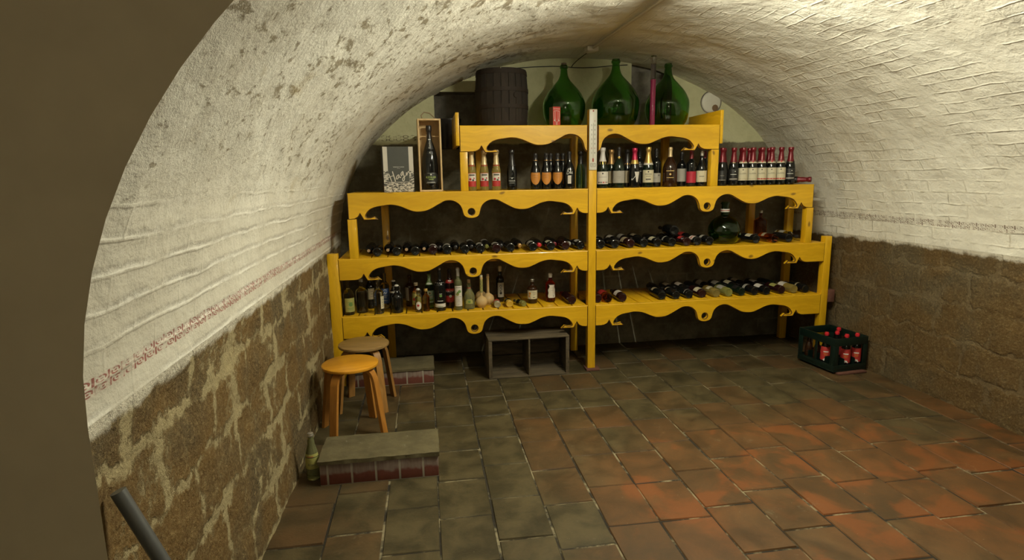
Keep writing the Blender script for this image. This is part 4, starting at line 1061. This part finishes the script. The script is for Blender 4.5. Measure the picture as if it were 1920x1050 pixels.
# ---- lowest tier, right bay (and the one red bottle left of the post)
GC = 'wine bottles lying on the right lowest shelf'
bottle('dark red bottle lying alone in the left lowest bay beside central post', 'bordeaux', .300, .0365, 'dark_red', (1.128, 4.452, Z1 + .0368), name='wine_bottle', pose='butt', yaw=.06, cap=(.80, 'redfoil', False))
S1R = [(1.345, 'dark_red', None, 'dark red bottle lying right against the central post, lowest shelf'),
       (1.428, 'rose', ('redlab', .30, .62), 'translucent red bottle with red label lying near the central post'),
       (1.549, 'dark_red', ('white', .20, .44), 'dark red bottle with white label, outermost of the three by the post'),
       (1.889, 'black', ('tanlab', .46, .58), None), (2.008, 'black', ('tanlab', .50, .56), None), (2.124, 'black', ('greylab', .10, .13), None), (2.242, 'dark_red', ('creamlab', .10, .34), None),
       (2.360, 'lemon', ('creamlab', .26, .44), None), (2.474, 'olive', ('greylab', .24, .54), None), (2.589, 'dark_green', ('blacklab', .14, .36), None), (2.708, 'black', ('greylab', .34, .46), None),
       (2.812, 'black', ('white', .22, .50), None), (2.950, 'dark_red', ('yelgreen', .20, .46), None), (3.070, 'lemon', ('white', .36, .62), None), (3.175, 'black', ('tanlab', .30, .36), None)]
k = 0
for x, gm, l, lab in S1R:
    if lab is None:
        word = {'lemon': 'pale yellow', 'olive': 'pale green', 'dark_red': 'dark red', 'dark_green': 'dark green', 'black': 'black'}[gm]
        lab = f'{word} wine bottle lying butt-end out on right lowest shelf, {ORD[k]} after the gap'; k += 1
    lb = [('label', l[1], l[2], 56, (l[0], 'ink'), {'deco': LN(l[1] * .3 + .014, l[1] * .3 + .022, w=.4, th=.002)})] if l else []
    bottle(lab, 'bordeaux', .300, .0368, gm, (x, 4.452 + rr_.uniform(-.004, .01), Z1 + .0370), group=GC, pose='butt', spin=rr_.uniform(-.5, -.05), yaw=rr_.uniform(-.012, .012), cap=(.80, 'blackfoil', False), labels=lb)
back = [(1.950, 'black', 'black'), (2.066, 'tanlab', 'black'), (2.184, 'white', 'black'), (2.300, 'black', 'black'), (2.416, 'greylab', 'black'), (2.532, 'greylab', 'dark_green'), (2.648, 'creamlab', 'black'), (2.760, 'greylab', 'black'), (2.880, 'greylab', 'black'), (3.010, 'black', 'dark_green')]
for i, (x, l, gm) in enumerate(back):
    bottle(f'dark bottle lying reversed behind the right lowest shelf butts, {ORD[i]} after the gap', 'bordeaux', .300, .0365, gm, (x, fit_back(x, [q[0] for q in S1R], .0368, .0365), Z1 + .0368), group=GC, pose='neck', spin=rr_.uniform(-.3, .4),
           cap=(.80, 'capred' if i == 9 else 'blackfoil', False), labels=[('label', .20, .50, 58, (l, 'ink'), {'deco': LN(.08, .10)})])

# ------------------------------------------------------------------ demijohns
def demijohn(label, x, y, z, r, H, mat, group, cork=None, ring=None):
    t = thing('demijohn', label, 'demijohn', (x, y, z), 0, group)
    body = []; hb = H * .70
    pts = [(.50, 0), (.70, .022), (.87, .10), (.965, .215), (1.0, .345), (.980, .415), (.915, .475), (.76, .575), (.50, .68), (.285, .764), (.185, .844), (.158, .92)]
    hb = H
    if mat == 'smalljohn': hb = H * .70; pts = [(.52, 0), (.74, .03), (.90, .14), (.985, .30), (1.0, .44), (.96, .58), (.84, .72), (.64, .84), (.42, .92), (.27, .965), (.235, 1.0)]
    P = [(0, .012), (r * .40, .008)] + [(q.x * r, q.y * hb) for q in crom(pts, 3)]
    n = P[-1][0]
    if mat == 'smalljohn': P += [(n * .94, hb + (H - hb) * .4)]
    P += [(n * .95, H * .94), (n * 1.18, H * .945), (n * 1.20, H * .975), (n * 1.02, H * .98), (n * 1.0, H)]
    inner = [(max(0.0, a - .004), b + .004 if b < hb * .2 else b) for a, b in P[1:]]
    inner = [(a * .98, min(b, H)) for a, b in inner]
    prof = P + [(n * .72, H)] + [(max(.0, min(a, 1e9)), b) for a, b in reversed(inner[:-1])] + [(0, .018)]
    MB().lathe(prof, 48).build('glass_body', M[mat], t, ang=60)
    if cork: MB().lathe([(0, H - .02), (n * .74, H - .02), (n * .80, H + cork), (0, H + cork)], 16).build('cork', M['corkdark'], t)
    if ring: 
        MB().lathe([(n * 1.02, H - .085), (n * 1.16, H - .083), (n * 1.16, H - .060), (n * 1.02, H - .058)], 24).build('neck_label', M['ceramic'], t)
        MB().lathe([(n * 1.165, H - .074), (n * 1.18, H - .073), (n * 1.18, H - .070), (n * 1.165, H - .069)], 24).build('red_stripe', M['redlab'], t)
    return t
demijohn('green glass demijohn with cork, between the barrel and the central post', 1.130, 4.74, Z4, .172, .492, 'demijohn', 'large demijohns on the top shelf', cork=.014)
demijohn('largest green glass demijohn, uncorked, right of the thermometer', 1.566, 4.76, Z4, .193, .545, 'demijohn', 'large demijohns on the top shelf')
demijohn('green glass demijohn behind the pink tube at right end of top shelf', 2.012, 4.76, Z4, .180, .515, 'demijohn', 'large demijohns on the top shelf')
demijohn('small round green demijohn with white neck ring on the second shelf', 2.470, 4.575, Z2, .133, .345, 'smalljohn', None, ring=True)

# ------------------------------------------------------------------ top shelf
bar = thing('wooden_barrel', 'dark old wooden barrel standing at the left of the top shelf', 'barrel', (.622, 4.72, Z4))
BH = .435
def br(z): return .195 + .013 * math.sin(PI * max(0, min(1, z / BH)))
mb = MB(); NS = 22
for i in range(NS):
    a0, a1 = 2 * PI * i / NS + .008, 2 * PI * (i + 1) / NS - .008; vs = []; rows = 10
    for k_ in range(rows + 1):
        z = BH * k_ / rows
        for rr2, aa in ((br(z), a0), (br(z) * 1.002, (a0 + a1) / 2), (br(z), a1), (br(z) - .018, a1), (br(z) - .018, a0)):
            vs.append((rr2 * math.cos(aa), rr2 * math.sin(aa), z))
    fs = [(k_ * 5 + j, k_ * 5 + (j + 1) % 5, k_ * 5 + 5 + (j + 1) % 5, k_ * 5 + 5 + j) for k_ in range(rows) for j in range(5)]
    fs += [(0, 1, 2, 3, 4), tuple(rows * 5 + j for j in range(5))]
    mb.add(vs, fs)
mb.build('staves', M['barrel'], bar, ang=30)
MB().lathe([(0, BH - .03), (br(BH) - .012, BH - .03), (br(BH) - .012, BH - .045), (0, BH - .045)], 32).build('head', M['barrel'], bar)
for z in (.015, .140, .265, .395):
    MB().lathe([(br(z) + .001, z), (br(z) + .004, z), (br(z + .03) + .004, z + .03), (br(z + .03) + .001, z + .03)], 44).build('hoop', M['hoop'], bar)
MB().lathe([(0, 0), (.022, 0), (.020, .010), (0, .011)], 16, 0, Matrix.Rotation(R(-66), 4, 'Z') @ Matrix.Translation((br(.235) - .003, 0, .235)) @ Matrix.Rotation(R(90), 4, 'Y')).build('bung', M['hoop'], bar)

rc = thing('wine_glass_carton', 'small red carton with a wine glass picture in front of the corked demijohn', 'carton', (1.002, 4.505, Z4), R(14))
mb = MB().box(-.031, .031, -.033, .033, 0, .142, 0, .001)
o = rb = mb.build('carton_body', [M['carton_red'], M['carton_side']], rc, smooth=False)
for p in o.data.polygons:
    if abs(p.normal.x) > .7: p.material_index = 1
flat_text(rb, 'lettering', 'DUVALEX', .0125, 0, -.0336, .126, M['ink_white'])
mb = MB(); f_ = lambda x, y: (x, -.0337, y)
for s in (-1, 1):
    ribbon(mb, [(s * .022, .110), (s * .023, .075), (s * .018, .050), (s * .008, .034), (s * .004, .026), (s * .0035, .004)], .0022, f_)
    ribbon(mb, [(s * .010, .106), (s * .011, .06), (s * .007, .045)], .0014, f_)
ribbon(mb, [(-.022, .110), (0, .1115), (.022, .110)], .0022, f_); ribbon(mb, [(-.016, .046), (-.021, .040), (-.016, .036)], .005, f_); ribbon(mb, [(.016, .046), (.021, .040), (.016, .036)], .005, f_)
mb.build('glass_drawing', M['ink_white'], rb, smooth=False)

pt = thing('gift_tube', 'tall clear tube filled with pink sweets leaning before the right demijohn', 'tube', (1.800, 4.545, Z4))
MB().lathe([(0, .002), (.0185, .002), (.0185, .355), (0, .357)], 20).build('pink_filling', M['magenta'], pt)
MB().lathe([(0, 0), (.0205, 0), (.0205, .47), (.0185, .475), (.0185, .36), (0, .358)], 24).build('clear_tube', M['tubeclear'], pt)
MB().lathe([(0, .47), (.021, .47), (.024, .50), (.026, .53), (.012, .535), (0, .53)], 12).build('tied_top', M['tubeclear'], pt)

# ------------------------------------------------------------------ third tier, left end
hb = thing('wine_carton', 'black and white wine carton with large handwritten name, at the left end of third shelf', 'carton', (-.205, 4.575, Z3), R(9))
W2, HT, DP = .112, .333, .075
mb = MB().box(-W2, W2, -DP, DP, 0, HT, 0, .001)
o = hbb = mb.build('carton_body', [M['carton_white'], M['carton_dark']], hb, smooth=False)
for p in o.data.polygons:
    if abs(p.normal.x) > .7 or p.normal.z > .7: p.material_index = 1
MB().box(-.078, .078, -DP - .0012, -DP, .075, HT - .0005).build('grey_panel', M['carton_grey'], hbb, smooth=False)
mb = MB().box(-W2, W2, -DP - .0008, -DP, .0, .072); mb.box(-W2, -.079, -DP - .0008, -DP, .072, .155); mb.box(.079, W2, -DP - .0008, -DP, .072, .155)
mb.build('vineyard_print', M['drawing'], hbb, smooth=False)
MB().box(-W2 - .0008, -W2, -.070, -.020, .0, .055).build('side_patch', M['carton_side'], hbb, smooth=False)
k_ = (2 * W2) / 565.0
def hg(x, y): return ((x - 447) * k_, (965 - y) * k_ * .995)
mb = MB(); f_ = lambda x, y: (x, -DP - .0022, y)
for st, wd in (([(258, 620), (280, 680), (300, 740), (312, 768)], .0062), ([(330, 578), (348, 650), (366, 715), (377, 768)], .0070), ([(190, 735), (260, 690), (310, 668), (352, 655)], .0045),
           ([(448, 640), (420, 655), (398, 695), (400, 720), (425, 712), (445, 672), (450, 645), (452, 680), (470, 695), (486, 680)], .0058),
           ([(525, 578), (500, 600), (484, 640), (496, 658), (515, 632), (526, 582), (534, 640), (550, 700), (540, 748), (518, 752), (512, 725), (535, 690), (575, 660)], .0062),
           ([(582, 655), (592, 600), (598, 660)], .0055), ([(598, 655), (612, 610), (630, 580), (640, 604), (665, 602), (722, 585)], .0050)):
    ribbon(mb, [hg(*p) for p in st], wd, f_)
mb.build('handwritten_name', M['carton_white'], hbb, smooth=False)
flat_text(hbb, 'lettering', 'WEINGUT HAGN', .0105, .0, -DP - .0022, .184, M['ink_white'])
MB().box(-.012, .012, -DP - .0022, -DP - .0013, .1735, .1745).build('rule', M['ink_white'], hbb, smooth=False)

wb = thing('wooden_bottle_case', 'open-fronted pale wooden bottle case with rope handle on third shelf', 'case', (.042, 4.545, Z3), R(3))
hw, hh, dd, th_ = .086, .532, .068, .012
MB().box(-hw, -hw + th_, -dd, dd, 0, hh, 0, .001).build('side_panel', M['pine_light'], wb); MB().box(hw - th_, hw, -dd, dd, 0, hh, 0, .001).build('side_panel', M['pine_light'], wb)
MB().box(-hw + th_, hw - th_, -dd, dd, 0, th_, 0, .001).build('bottom_panel', M['pine_light'], wb); MB().box(-hw + th_, hw - th_, -dd, dd, hh - th_, hh, 0, .001).build('top_panel', M['pine_light'], wb)
MB().box(-hw + th_, hw - th_, dd - .006, dd, th_, hh - th_).build('back_panel', M['pine_light'], wb)
MB().box(-hw + th_, -.026, -.012, .012, .405, .411).box(.026, hw - th_, -.012, .012, .405, .411).build('neck_rest', M['pine_light'], wb)
MB().tube([Vector(p) for p in ((-.045, 0, hh - .004), (-.052, 0, hh + .030), (-.030, 0, hh + .052), (.010, 0, hh + .045), (.040, 0, hh + .018), (.055, 0, hh - .004))], .0042, 8).build('rope_handle', M['rope'], wb)
bottle('magnum of black sparkling wine standing inside the wooden bottle case', 'champagne', .475, .0600, 'black', (.042, 4.545, Z3 + .0125), name='magnum_bottle', cat='bottle', cap=(.80, 'blackfoil', True), seg=36, rz=R(3),
       labels=[('label', .10, .265, 62, ('blacklab', 'ink_lime', 'ink_white'), {'shape': 'oct', 'deco': (('text', 'KESSLER', .0215, .092, 1, 0, False), ('line', .076, .30, .004, 1, 0), ('line', .056, .5, .0025, 2, 0), ('disc', .113, .006, 2, 0), ('line', .123, .45, .0012, 2, 0), ('line', .050, .62, .0012, 2, 0))}),
               ('neck_label', .63, .80, 42, ('blacklab', 'ink_white'), {'deco': (('text', 'Kessler', .020, .335, 1, 0, True), ('line', .372, .4, .007, 1, 0))}), ('shoulder_emblem', .555, .60, 26, ('blacklab', 'ink_white'), {'deco': (('text', 'K', .018, .274, 1, 0, False),)})])
pot = thing('black_pot', 'round black pot standing in the dark wall niche behind the bottle case', 'pot', (.225, 5.158, 1.8005))
MB().lathe([(0, 0), (.082, 0), (.087, .01), (.094, .22), (.100, .235), (.100, .25), (.090, .25), (.086, .22), (.079, .012), (0, .010)], 32).build('pot_body', M['blackfoil'], pot)

# vent cover on the back wall
vc = thing('vent_cover', 'round white painted vent cover high on the back wall at right, paint flaking', 'vent cover', (2.568, 5.0985, 2.188))
MB().lathe([(0, .014), (.075, .014), (.088, .008), (.092, 0), (0, 0)], 32, 0, Matrix.Rotation(R(90), 4, 'X')).build('cover_plate', M['thermo'], vc)
MB().lathe([(.091, .004), (.099, .003), (.101, 0), (.091, 0)], 32, 0, Matrix.Rotation(R(90), 4, 'X')).build('dirty_rim', M['niche'], vc)
MB().lathe([(0, .0150), (.024, .0148), (.030, .0142), (.030, .012), (0, .012)], 9, 0, Matrix.Translation((.034, 0, -.050)) @ Matrix.Rotation(R(90), 4, 'X')).build('flaked_patch', M['carton_side'], vc)

# ------------------------------------------------------------------ on the floor
def stool(label, x, y, rot, seat_m, leg_m):
    t = thing('stool', label, 'stool', (x, y, 0), rot, 'round bentwood stools')
    MB().lathe([(0, .426), (.160, .426), (.169, .429), (.172, .436), (.170, .445), (.163, .450), (0, .4505)], 56).build('seat', M[seat_m], t)
    for i in range(4):
        a = PI / 4 + i * PI / 2
        c = crom([(.035, .4160), (.085, .4160), (.122, .412), (.148, .398), (.163, .370), (.172, .330), (.190, .20), (.216, .0110)], 5)
        c.append(Vector((.2175, .0)))
        mb = MB(); vs = []; hw_ = .024; tk = .0105
        for k_, q in enumerate(c):
            tg = (c[min(k_ + 1, len(c) - 1)] - c[max(k_ - 1, 0)]).normalized(); nn = Vector((tg.y, -tg.x)) * -1
            for d, wv in ((tk * .9, -hw_), (tk * .9, hw_), (-tk * .9, hw_), (-tk * .9, -hw_)):
                rr2, zz = q.x + nn.x * d, q.y + nn.y * d
                if k_ == len(c) - 1: zz = 0.0
                vs.append((rr2 * math.cos(a) - wv * math.sin(a), rr2 * math.sin(a) + wv * math.cos(a), zz))
        n_ = len(c)
        fs = [(k_ * 4 + j, k_ * 4 + (j + 1) % 4, k_ * 4 + 4 + (j + 1) % 4, k_ * 4 + 4 + j) for k_ in range(n_ - 1) for j in range(4)] + [(3, 2, 1, 0), tuple((n_ - 1) * 4 + j for j in range(4))]
        mb.add(vs, fs).build('leg', M[leg_m], t, ang=35)
    return t
stool('orange-topped round wooden stool in front, beside the brick plinth', -.505, 3.552, R(18), 'stool_orange', 'stool_leg')
stool('brownish worn round wooden stool standing behind the orange one', -.466, 3.985, R(-8), 'stool_brown', 'stool_leg_brown')

def plinth(label, x0, x1, y0, y1, h, hs):
    t = thing('brick_plinth', label, 'plinth', ((x0 + x1) / 2, (y0 + y1) / 2, 0), 0, 'low barrel plinths')
    a, b = (x1 - x0) / 2, (y1 - y0) / 2
    MB().box(-a, a, -b, b, -.006, h - hs, 0, .006).build('brick_base', M['plinth_brick'], t)
    import bmesh
    bm = bmesh.new(); bmesh.ops.create_grid(bm, x_segments=40, y_segments=20, size=1)
    rn = Vector((x0 * 7, y0 * 3, 1)); V = [v for v in bm.verts]
    bm.free()
    mb = MB(); nx, ny = 44, 20; vs = []
    for layer in (0, 1):
        for j in range(ny + 1):
            for i in range(nx + 1):
                px, py = -a - .006 + (2 * a + .012) * i / nx, -b - .008 + (2 * b + .010) * j / ny
                q = Vector((px * 9, py * 9, layer * 3)) + rn
                ed = min(i, nx - i, 3) / 3 * min(j, ny - j, 3) / 3
                if layer: z = h + noise.noise(q) * .004 + noise.noise(q * 3) * .002 - (1 - ed) * .006
                else: z = h - hs
                if i in (0, nx): px += noise.noise(q * 2) * .006
                if j in (0, ny): py += noise.noise(q * 2) * .006
                vs.append((px, py, z))
    W = nx + 1; N2 = W * (ny + 1); fs = []
    for j in range(ny):
        for i in range(nx):
            fs.append((N2 + j * W + i, N2 + j * W + i + 1, N2 + (j + 1) * W + i + 1, N2 + (j + 1) * W + i)); fs.append((j * W + i, (j + 1) * W + i, (j + 1) * W + i + 1, j * W + i + 1))
    for i in range(nx): fs += [(i, i + 1, N2 + i + 1, N2 + i), (ny * W + i, N2 + ny * W + i, N2 + ny * W + i + 1, ny * W + i + 1)]
    for j in range(ny): fs += [(j * W, N2 + j * W, N2 + (j + 1) * W, (j + 1) * W), (j * W + nx, (j + 1) * W + nx, N2 + (j + 1) * W + nx, N2 + j * W + nx)]
    mb.add(vs, fs).build('concrete_slab', M['slab'], t)
plinth('low brick plinth with mossy concrete slab, in front of the orange stool', -.600, .008, 2.890, 3.175, .146, .028)
plinth('low brick plinth with concrete slab, under the rack behind the stools', -.606, .003, 4.335, 4.640, .132, .024)

bottle('greenish glass bottle with yellow label on the floor between wall and front plinth', 'soda', .255, .0345, 'liqgreen', (-.651, 2.985, 0.0005), name='lemonade_bottle', cap=(.925, 'silver', False),
       labels=[('label', .26, .50, 88, ('yelgreen', 'ink'), {'deco': (('text', 'frisch', .022, .092, 1, .2, False),)}), ('paper', .52, .58, 70, ('yelgreen', 'redlab'), {'deco': (('line', .136, .5, .003, 1, -.3),)})])

cr = thing('wooden_crate', 'weathered wooden crate on its side with central divider, under the rack', 'crate', (.752, 4.475, 0), R(1))
cw, cd, chh = .322, .145, .318
mb = MB()
for i in range(3):
    y0 = -cd + i * .0985; mb.box(-cw, cw, y0, y0 + .092, 0.0005, .011, 0, .001)
mb.build('slatted_bottom', M['grey_wood'], cr)
mb = MB()
for i in range(2):
    y0 = -cd + i * .150; mb.box(-cw, cw, y0, y0 + .140, chh - .011, chh, 0, .001)
mb.build('slatted_top', M['grey_wood'], cr)
for s in (-1, 1):
    x0 = s * cw - (.013 if s > 0 else 0)
    MB().box(x0, x0 + .013, -cd + .002, cd - .012, .0115, chh - .0115, 0, .001).build('end_panel', M['grey_wood'], cr)
    MB().box(s * (cw - .020) - .007, s * (cw - .020) + .007, -cd + .003, -cd + .022, .0115, chh - .0115, 0, .001).build('corner_post', M['grey_wood'], cr)
MB().box(-.006, .006, -cd + .004, cd - .012, .0115, chh - .0115, 0, .001).build('divider', M['grey_wood'], cr)
mb = MB()
for i in range(3): mb.box(-cw, cw, cd - .0115, cd, .004 + i * .106, .100 + i * .106, 0, .001)
mb.build('slatted_back', M['grey_wood'], cr)

# bottle crate by the right wall
GX, GY, GRZ = 3.215, 4.135, R(6)
gc = thing('bottle_crate', 'dark green plastic bottle crate standing by the right wall', 'crate', (GX, GY, .0), GRZ)
gw, gd, gh = .155, .195, .285; tk = .007; zb = .016
mb = MB().box(-gw, gw, -gd, gd, zb, zb + .010, 0, .002)
mb.build('floor_panel', M['crate_green'], gc)
def panel(name, horiz, s):
    mb = MB()
    a, b = (gw, gd) if horiz else (gd, gw)
    def bb(u0, u1, z0, z1):
        if horiz: mb.box(u0, u1, s * b - (tk if s > 0 else 0), s * b + (0 if s > 0 else tk), z0, z1, 0, .002)
        else: mb.box(s * b - (tk if s > 0 else 0), s * b + (0 if s > 0 else tk), u0, u1, z0, z1, 0, .002)
    a2 = a - .0005 if horiz else a - tk - .0005
    bb(-a2, a2, zb + .0105, zb + .052); bb(-a2, a2, gh - .062, gh); bb(-a2, -a2 + .040, zb + .052, gh - .062); bb(a2 - .040, a2, zb + .052, gh - .062)
    if not horiz: bb(-.012, .012, zb + .052, gh - .062)
    mb.build(name, M['crate_green'], gc)
panel('short_side', True, -1); panel('short_side', True, 1); panel('long_side', False, -1); panel('long_side', False, 1)
mb = MB()
for i in (-1, 1): mb.box(i * .050 - .0015, i * .050 + .0015, -gd + .010, gd - .010, zb + .0105, zb + .10)
for j in (-.09, .0, .09): mb.box(-gw + .010, gw - .010, j - .0015, j + .0015, zb + .0105, zb + .10)
mb.build('divider_grid', M['crate_green'], gc)
mg = Matrix.Translation((GX, GY, 0)) @ Matrix.Rotation(GRZ, 4, 'Z')
cl = [('label', .18, .58, 100, ('redlab', 'ink_white', 'orange'), {'deco': (('line', .120, .5, .009, 1, 0), ('line', .104, .45, .004, 2, 0), ('line', .094, .35, .004, 2, 0), ('stroke', [(-.018, .052), (.0, .064), (.016, .048)], .008, 1), ('stroke', [(-.014, .046), (-.002, .054), (.010, .066)], .006, 1))})]
for lx, ly, lab, hh_ in ((0.0, -.142, 'red-capped bottle in the green crate, middle of its front row', .272), (.100, -.142, 'red-capped bottle in the green crate, front corner next to the wall', .272),
                    (-.100, -.045, 'red-capped bottle in the green crate, second row by the open long side', .272), (0.0, -.045, 'red-capped bottle in the green crate, middle of the second row', .272),
                    (.100, .045, 'red-capped bottle in the green crate, third row beside the wall', .272)):
    p = mg @ Vector((lx, ly, zb + .0105))
    bottle(lab, 'soda', hh_, .036, 'black', p[:], name='soft_drink_bottle', group='red-capped bottles in the green crate', cap=(.91, 'capred', False), labels=cl)
for lx, ly, lab in ((-.100, .135, 'short dark bottle in the far corner of the green crate'), (-.100, .045, 'short dark bottle at the open long side of the green crate')):
    p = mg @ Vector((lx, ly, zb + .0105))
    bottle(lab, 'soda', .20, .030, 'dark_brown', p[:], name='beer_bottle', group='short dark bottles in the green crate')
bk = MB().box(-.125, .125, -.06, .06, 0, .0155, 0, .003)
o = bk.build('clay_tile', M['redbrick']); o.location = (3.235, 3.965, 0.0005); o.rotation_euler = (0, 0, R(4)); tag(o, 'flat reddish clay tile lying under the front edge of the green crate', 'tile')
o = MB().box(-.125, .125, -.06, .06, 0, .0155, 0, .003).build('clay_tile', M['redbrick']); o.location = (3.205, 4.27, 0.0005); o.rotation_euler = (0, 0, R(2)); tag(o, 'flat reddish clay tile under the rear of the green crate', 'tile')
o = MB().box(-.055, .055, -.05, .05, 0, .0195, 0, .003).build('brick_shim', M['redbrick']); o.location = (1.282, 4.415, .0005); tag(o, 'small red brick piece under the foot of the central rack post', 'brick')
o = MB().box(0, .055, -.05, .05, 0, .105, 0, .003).build('brick_wedge', M['redbrick']); o.location = (3.337, 4.43, .47); tag(o, 'red brick piece wedged between the right rack post and the wall', 'brick')

# grey pipe leaning on the left wall near the entrance
tag(MB().tube([(-.366, 1.31, .014), (-.54, 1.31, .459), (-.706, 1.31, .884)], .0165, 16).build('metal_pipe', M['pipe']), 'grey metal pipe leaning against the left wall near the entrance', 'pipe')
